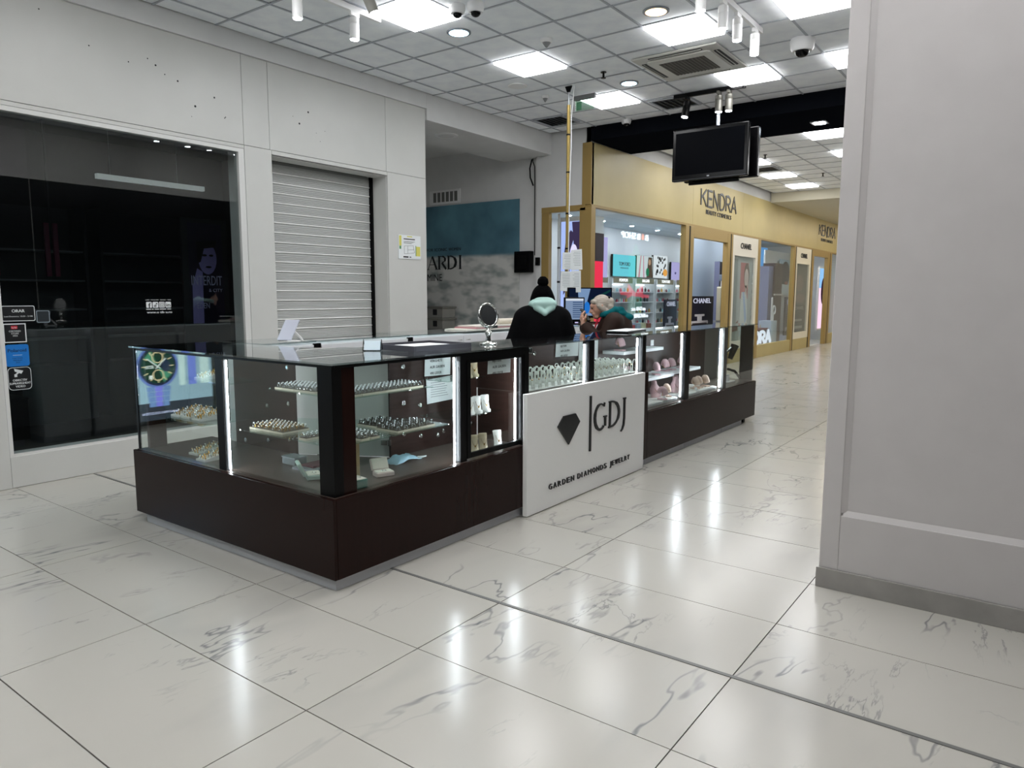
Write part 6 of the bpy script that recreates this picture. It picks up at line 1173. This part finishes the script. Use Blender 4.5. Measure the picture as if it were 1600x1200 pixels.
# ================================================================== PEOPLE
def cap(a, b, ra, rb=None): return ('c', np.array(a, float), np.array(b, float), ra, ra if rb is None else rb)
def eli(c, r): return ('e', np.array(c, float), np.array(r, float))
def sdf_mesh(prims, h, k, cuts=()):
    lo = np.full(3, 1e9); hi = -lo
    for p in prims:
        if p[0] == 'c': r = max(p[3], p[4]); lo = np.minimum(lo, np.minimum(p[1], p[2])-r); hi = np.maximum(hi, np.maximum(p[1], p[2])+r)
        else: lo = np.minimum(lo, p[1]-p[2]); hi = np.maximum(hi, p[1]+p[2])
    lo -= 3*h+k*.3; hi += 3*h+k*.3; n = np.ceil((hi-lo)/h).astype(int)+1
    ax = [lo[i]+h*np.arange(n[i]) for i in range(3)]
    D = np.full(n, 1.0)
    def ev(p, Q):
        if p[0] == 'c':
            a, b, ra, rb = p[1:]; ba = b-a; l2 = ba@ba; t = np.clip(((Q-a)@ba)/(l2 or 1), 0, 1); return np.linalg.norm(Q-a-t[..., None]*ba, axis=-1)-(ra+(rb-ra)*t)
        c, r = p[1:]; q = (Q-c)/r; k0 = np.linalg.norm(q, axis=-1); k1 = np.linalg.norm(q/r, axis=-1)+1e-9; return k0*(k0-1)/k1
    def region(p):
        if p[0] == 'c': r = max(p[3], p[4]); a = np.minimum(p[1], p[2])-r; b = np.maximum(p[1], p[2])+r
        else: a = p[1]-p[2]; b = p[1]+p[2]
        m = k+3*h; i0 = np.maximum(0, np.floor((a-m-lo)/h).astype(int)); i1 = np.minimum(n, np.ceil((b+m-lo)/h).astype(int)+1); return tuple(slice(i0[i], i1[i]) for i in range(3))
    for p in prims:
        s = region(p); Q = np.stack(np.meshgrid(ax[0][s[0]], ax[1][s[1]], ax[2][s[2]], indexing='ij'), -1); d = ev(p, Q); o = D[s]
        hh = np.clip(.5+.5*(o-d)/k, 0, 1); D[s] = o*(1-hh)+d*hh-k*hh*(1-hh)
    for p in cuts:
        s = region(p); Q = np.stack(np.meshgrid(ax[0][s[0]], ax[1][s[1]], ax[2][s[2]], indexing='ij'), -1); D[s] = np.maximum(D[s], -ev(p, Q))
    S = D < 0
    c8 = [(i, j, l) for i in (0, 1) for j in (0, 1) for l in (0, 1)]; N = n-1
    cnt = sum(S[i:i+N[0], j:j+N[1], l:l+N[2]].astype(int) for i, j, l in c8); act = (cnt > 0) & (cnt < 8)
    idx = np.full(N, -1); ids = np.argwhere(act); idx[act] = np.arange(len(ids)); acc = np.zeros((len(ids), 3)); num = np.zeros(len(ids))
    for a in range(8):
        for b in range(a+1, 8):
            ca, cb = np.array(c8[a]), np.array(c8[b])
            if np.abs(ca-cb).sum() != 1: continue
            pa, pb = ids+ca, ids+cb; da = D[pa[:, 0], pa[:, 1], pa[:, 2]]; db = D[pb[:, 0], pb[:, 1], pb[:, 2]]; m = (da < 0) != (db < 0)
            t = np.where(m, da/np.where(m, da-db, 1), 0); pt = ca+t[:, None]*(cb-ca); acc[m] += pt[m]; num[m] += 1
    V = lo+h*(ids+acc/num[:, None]); F = []
    for axn in range(3):
        o1, o2 = (axn+1) % 3, (axn+2) % 3
        sh = list(n); sl0 = [slice(1, N[i]) for i in range(3)]; sl1 = list(sl0); sl0[axn] = slice(0, n[axn]-1); sl1[axn] = slice(1, n[axn])
        A, B = S[tuple(sl0)], S[tuple(sl1)]; e = np.argwhere(A != B)
        if not len(e): continue
        e2 = e.copy(); off = np.ones(3, int); off[axn] = 0; e2 += off; flip = A[tuple(e.T)]
        def cell(d1, d2):
            c = e2.copy(); c[:, o1] -= d1; c[:, o2] -= d2; return idx[c[:, 0], c[:, 1], c[:, 2]]
        q = np.stack([cell(1, 1), cell(0, 1), cell(0, 0), cell(1, 0)], 1); q[~flip] = q[~flip][:, ::-1]; F.append(q)
    F = np.concatenate(F); F = F[(F >= 0).all(1)]
    return V, F
def sdf_obj(name, prims, h, k, mt, parent, cuts=(), extra=None):
    V, F = sdf_mesh(prims, h, k, cuts); m = MB(); m.v = [tuple(q) for q in V]; m.f = [tuple(int(i) for i in q) for q in F]; m.mi = [0]*len(m.f); m.mats = [mt]
    if extra:
        for V2, F2 in extra: n0 = len(m.v); m.v += [tuple(q) for q in V2]; m.f += [tuple(int(i)+n0 for i in q) for q in F2]; m.mi += [0]*len(F2)
    return m.build(name, parent=parent, local=True, smooth=180)
M_SKIN = mat('skin', '#c99a84', .5, noise=.04, nscale=20); M_JBLK = mat('black_jacket', '#08080a', .9, spec=.08, bump=.4, nscale=18); M_BEAN = mat('black_knit', '#050506', .95, spec=.05, bump=.8, nscale=60); M_MINT = mat('mint_cotton', '#a9c9c2', .85, bump=.3, nscale=14)
M_JBRN = mat('brown_coat', '#2b1d17', .65, spec=.15, bump=.5, nscale=12); M_TEAL = mat('teal_hood', '#0b5a60', .85, spec=.1, bump=.4, nscale=12); M_HAIR = mat('ash_hair', '#a89e92', .55, noise=.35, nscale=14, stretch=(3, 1, 9)); M_TROU = mat('dark_trousers', '#1c1d22', .85); M_SHOE = mat('dark_shoes', '#15151a', .6); M_LIP = mat('lips', '#9a5a54', .5); M_EYE = mat('eye_dark', '#1a1512', .3)
def hand(base, direction, up_, side, curl=.9, s=1.0):
    """palm and five fingers as tapered capsules; direction = wrist to knuckles, up_ = back of hand, side = towards the thumb"""
    b = np.array(base, float); d = np.array(direction, float); d /= np.linalg.norm(d); u_ = np.array(up_, float); u_ -= d*(u_@d); u_ /= np.linalg.norm(u_); t = np.cross(d, u_)*side
    P = [cap(b-d*.05*s, b, .026*s, .025*s)]
    for o_ in (-.026, -.009, .009, .026): P.append(cap(b+t*o_*.55*s, b+d*.075*s+t*o_*s, .015*s, .012*s))
    for o_, ln in ((-.028, .058), (-.0095, .072), (.0095, .076), (.028, .068)):
        p0 = b+d*.078*s+t*o_*s; q = d.copy(); pts = [p0]; 
        for seg, l in enumerate((.46, .31, .23)):
            a = curl*(.55 if seg == 0 else .85); q = q*math.cos(a)-u_*math.sin(a); q /= np.linalg.norm(q); pts.append(pts[-1]+q*ln*l*s)
            # keep the bending plane
            nu = u_-q*(u_@q); nu /= np.linalg.norm(nu); u_s = nu
        for i in range(3): P.append(cap(pts[i], pts[i+1], (.0092-.0008*i)*s, (.0086-.0008*i)*s))
    p0 = b+d*.02*s+t*.028*s; p1 = p0+d*.03*s+t*.03*s-u_*.012*s; p2 = p1+d*.03*s+t*.004*s-u_*.02*s; P += [cap(p0-t*.012*s, p1, .0135*s, .011*s), cap(p1, p2, .0105*s, .0085*s)]
    return P
def legs(hip, z):
    o = []
    for s in (-1, 1): o += [cap((s*.09, hip[1], z), (s*.10, hip[1]+.02, .50), .088, .062), cap((s*.10, hip[1]+.02, .50), (s*.105, hip[1]-.01, .10), .058, .043)]
    return o
def shoes(t, y):
    for s in (-1, 1): sdf_obj('shoe', [cap((s*.105, y-.04, .045), (s*.115, y+.15, .035), .042, .034), cap((s*.105, y-.03, .06), (s*.105, y-.02, .1), .042, .046)], .009, .02, M_SHOE, t, cuts=[eli((s*.105, y+.05, -.5), (3, 3, .5))])
# ---- person with the bobble hat, seen from behind
PA = thing('person', 'person in black jacket, mint hood and black bobble hat, back turned', 'person', (5.62, 3.80, 0), None, R(-48))
fr = [eli((0, .035, 1.515), (.076, .095, .105)), cap((0, .05, 1.46), (0, .085, 1.43), .05, .045), cap((0, -.005, 1.36), (0, .02, 1.45), .056, .054), cap((0, .125, 1.50), (0, .143, 1.48), .012, .013), cap((-.078, .015, 1.505), (-.084, .003, 1.52), .016, .014), cap((.078, .015, 1.505), (.084, .003, 1.52), .016, .014),
      eli((0, 0, 1.20), (.17, .11, .2)), eli((0, 0, .98), (.165, .12, .12))]
fr += [cap((s*.17, 0, 1.345), (s*.23, .05, 1.06), .045, .038) for s in (-1, 1)]+[cap((s*.23, .05, 1.06), (s*.15, .26, 1.06), .036, .027) for s in (-1, 1)]+legs((0, 0), .95)
hx = []
for s in (-1, 1): hx.append(sdf_mesh(hand((s*.15, .28, 1.062), (-s*.3, .9, .1), (0, 0, 1), s, .5), .0035, .008))
sdf_obj('body', fr, .011, .035, M_SKIN, PA, extra=hx)
jk = [eli((0, -.005, 1.21), (.235, .16, .26)), eli((0, 0, .97), (.23, .17, .17)), cap((-.13, -.01, 1.365), (.13, -.01, 1.365), .085, .085), cap((0, -.03, 1.28), (0, -.03, 1.0), .15, .17)]
for s in (-1, 1): jk += [cap((s*.18, -.005, 1.335), (s*.275, .03, 1.06), .092, .084), cap((s*.275, .03, 1.06), (s*.165, .24, 1.06), .078, .055)]
sdf_obj('jacket', jk, .010, .055, M_JBLK, PA, cuts=[cap((0, .03, 1.46), (0, .03, 1.6), .07, .09)])
hd = [cap((.098*math.cos(R(a)), .0+.088*math.sin(R(a)), 1.462-.012*math.sin(R(a))), (.098*math.cos(R(a+24)), .0+.088*math.sin(R(a+24)), 1.462-.012*math.sin(R(a+24))), .032+.016*max(0, -math.sin(R(a))), .032+.016*max(0, -math.sin(R(a+24)))) for a in range(-240, 61, 24)]
hd += [eli((0, -.10, 1.465), (.112, .05, .055)), eli((0, -.085, 1.505), (.09, .035, .03)), cap((-.07, -.12, 1.44), (0, -.155, 1.385), .034, .022), cap((.07, -.12, 1.44), (0, -.155, 1.385), .034, .022), cap((-.08, -.13, 1.475), (.08, -.13, 1.475), .022, .022)]
sdf_obj('hood', hd, .007, .014, M_MINT, PA)
sdf_obj('beanie', [eli((0, .01, 1.555), (.098, .112, .088)), eli((0, -.005, 1.60), (.06, .065, .05)), cap((-.05, -.005, 1.50), (.05, -.005, 1.50), .068, .068)], .007, .03, M_BEAN, PA, cuts=[eli((0, .15, 1.45), (.11, .085, .075))])
bob = [eli((0, -.02, 1.672), (.047, .047, .042))]+[eli((.036*math.cos(a)*math.cos(b), -.02+.036*math.sin(a)*math.cos(b), 1.672+.034*math.sin(b)), (.018, .018, .018)) for a in [2*math.pi*i/9 for i in range(9)] for b in (-.9, -.2, .5, 1.1)]
sdf_obj('bobble', bob, .006, .01, M_BEAN, PA)
sdf_obj('trousers', [cap((s*.09, 0, .95), (s*.10, .02, .5), .10, .078) for s in (-1, 1)]+[cap((s*.10, .02, .5), (s*.105, -.005, .1), .076, .065) for s in (-1, 1)]+[eli((0, 0, .95), (.185, .135, .12))], .012, .03, M_TROU, PA); shoes(PA, 0)
# ---- woman with the phone, in profile
PB = thing('person', 'grey blonde woman in brown coat and teal hood, looking at a phone', 'person', (6.74, 3.68, 0), None, R(36))
hc = np.array((0, .13, 1.425))
def hp(x, y, z):   # head space, pitched forward
    a = R(-16); return (hc[0]+x, hc[1]+y*math.cos(a)-z*math.sin(a), hc[2]+y*math.sin(a)+z*math.cos(a))
fr = [eli(hp(0, -.012, .022), (.074, .092, .090)), cap(hp(0, .03, -.03), hp(0, .052, -.078), .052, .030), cap((0, .04, 1.30), hp(0, -.02, -.06), .052, .05), cap(hp(0, .085, .012), hp(0, .106, -.018), .010, .0135), cap(hp(-.012, .09, -.022), hp(.012, .09, -.022), .010, .010), cap(hp(-.02, .083, -.05), hp(.02, .083, -.05), .009, .009), cap(hp(0, .066, -.088), hp(0, .07, -.08), .018, .018),
      cap(hp(-.03, .074, .035), hp(.03, .074, .035), .018, .018), cap(hp(-.075, -.01, -.01), hp(-.081, -.02, .015), .013, .015), cap(hp(.075, -.01, -.01), hp(.081, -.02, .015), .013, .015), eli((0, -.01, 1.14), (.165, .12, .2)), eli((0, -.07, .94), (.17, .13, .12))]
fr += [cap((s*.16, .02, 1.285), (s*.21, .12, 1.04), .045, .04) for s in (-1, 1)]+[cap((s*.21, .12, 1.04), (s*.06, .285, 1.235), .037, .027) for s in (-1, 1)]+legs((0, -.06), .92)
hx = [sdf_mesh(hand((s*.055, .297, 1.25), (-s*.28, .25, .85), (s*.2, .95, .1), -s, .75), .0032, .007) for s in (-1, 1)]
sdf_obj('body', fr, .0085, .022, M_SKIN, PB, extra=hx)
jk = [eli((0, -.02, 1.15), (.225, .175, .23)), eli((0, -.06, .9), (.235, .18, .18)), cap((-.13, -.01, 1.29), (.13, -.01, 1.29), .088, .088), cap((0, -.09, 1.24), (0, -.11, .95), .125, .15)]
for s in (-1, 1): jk += [cap((s*.18, .01, 1.27), (s*.24, .11, 1.05), .09, .084), cap((s*.24, .11, 1.05), (s*.08, .26, 1.20), .078, .054), cap((s*.08, .255, 1.195), (s*.073, .267, 1.21), .058, .058)]
sdf_obj('coat', jk, .010, .045, M_JBRN, PB, cuts=[cap((0, .09, 1.37), (0, .13, 1.47), .062, .085)])
hd = [cap((.098*math.cos(R(a)), .045+.086*math.sin(R(a)), 1.365-.025*math.sin(R(a))), (.098*math.cos(R(a+24)), .045+.086*math.sin(R(a+24)), 1.365-.025*math.sin(R(a+24))), .028+.012*max(0, -math.sin(R(a))), .028+.012*max(0, -math.sin(R(a+24)))) for a in range(-226, 47, 24)]
hd += [eli((0, -.08, 1.365), (.115, .075, .05)), eli((0, -.15, 1.325), (.095, .08, .045)), cap((-.09, -.03, 1.40), (.09, -.03, 1.40), .03, .03), cap((-.07, -.09, 1.405), (.07, -.09, 1.405), .03, .03)]
sdf_obj('hood', hd, .007, .02, M_TEAL, PB)
hr = [eli(hp(0, -.032, .034), (.086, .096, .092)), cap(hp(-.07, .0, .01), hp(-.066, -.05, -.06), .026, .03), cap(hp(.07, .0, .01), hp(.066, -.05, -.06), .026, .03), cap(hp(-.03, -.10, -.03), hp(.03, -.10, -.03), .04, .04), eli(hp(0, -.125, .02), (.045, .04, .05)), cap(hp(-.05, .052, .075), hp(.05, .052, .075), .022, .022)]
sdf_obj('hair', hr, .006, .02, M_HAIR, PB, cuts=[eli(hp(0, .105, -.045), (.064, .085, .088))])
sdf_obj('hair_clip', [cap(hp(-.03, -.118, .075), hp(.03, -.135, .03), .012, .012), cap(hp(.03, -.118, .075), hp(-.03, -.135, .03), .012, .012)], .004, .006, M_BLACKG, PB)
for s in (-1, 1): MB().sph(hp(s*.028, .079, .012), (.011, .007, .008), 10, 6).build('eye', M_EYE, PB, local=True, smooth=60)
MB().tube([hp(-.022, .0905, -.05), hp(0, .0955, -.0495), hp(.022, .0905, -.05)], .0055, 6).build('lips', M_LIP, PB, local=True, smooth=60)
sdf_obj('trousers', [cap((s*.09, -.06, .92), (s*.10, -.04, .5), .10, .078) for s in (-1, 1)]+[cap((s*.10, -.04, .5), (s*.105, -.065, .1), .076, .065) for s in (-1, 1)]+[eli((0, -.06, .88), (.19, .14, .12))], .012, .03, M_TROU, PB); shoes(PB, -.06)
MB().tube([(-.075, .10, 1.345), (-.06, .15, 1.29), (-.03, .172, 1.22), (0, .178, 1.18), (.03, .172, 1.22), (.06, .15, 1.29), (.075, .10, 1.345)], .005, 6).build('lanyard', mat('red_lanyard', '#c8303c', .6), PB, local=True)
# the phone in her hands
c_, s_ = math.cos(R(36)), math.sin(R(36)); pw = lambda x, y, z: (6.74+x*c_-y*s_, 3.68+x*s_+y*c_, z)
t = thing('phone', 'black phone held up in the hands of the woman', 'phone', pw(0, .285, 1.32)); ctr = Vector(pw(0, .278, 1.345)); ex = Vector((math.cos(R(8)), math.sin(R(8)), 0)); ey = Vector((-math.sin(R(8)), math.cos(R(8)), 0)); uz = (Vector((0, 0, 1))*.8+ey*.6).normalized(); nz = ex.cross(uz)
MB().obox(ctr, ex*.042, uz*.075, nz*.0045).build('case', M_BLACKG, t, bevel=.004); MB().obox(ctr+nz*.0048*(1 if nz.dot(ey) < 0 else -1), ex*.038, uz*.07, nz*.0004).build('screen', mat('phone_screen', '#10141c', .1), t)
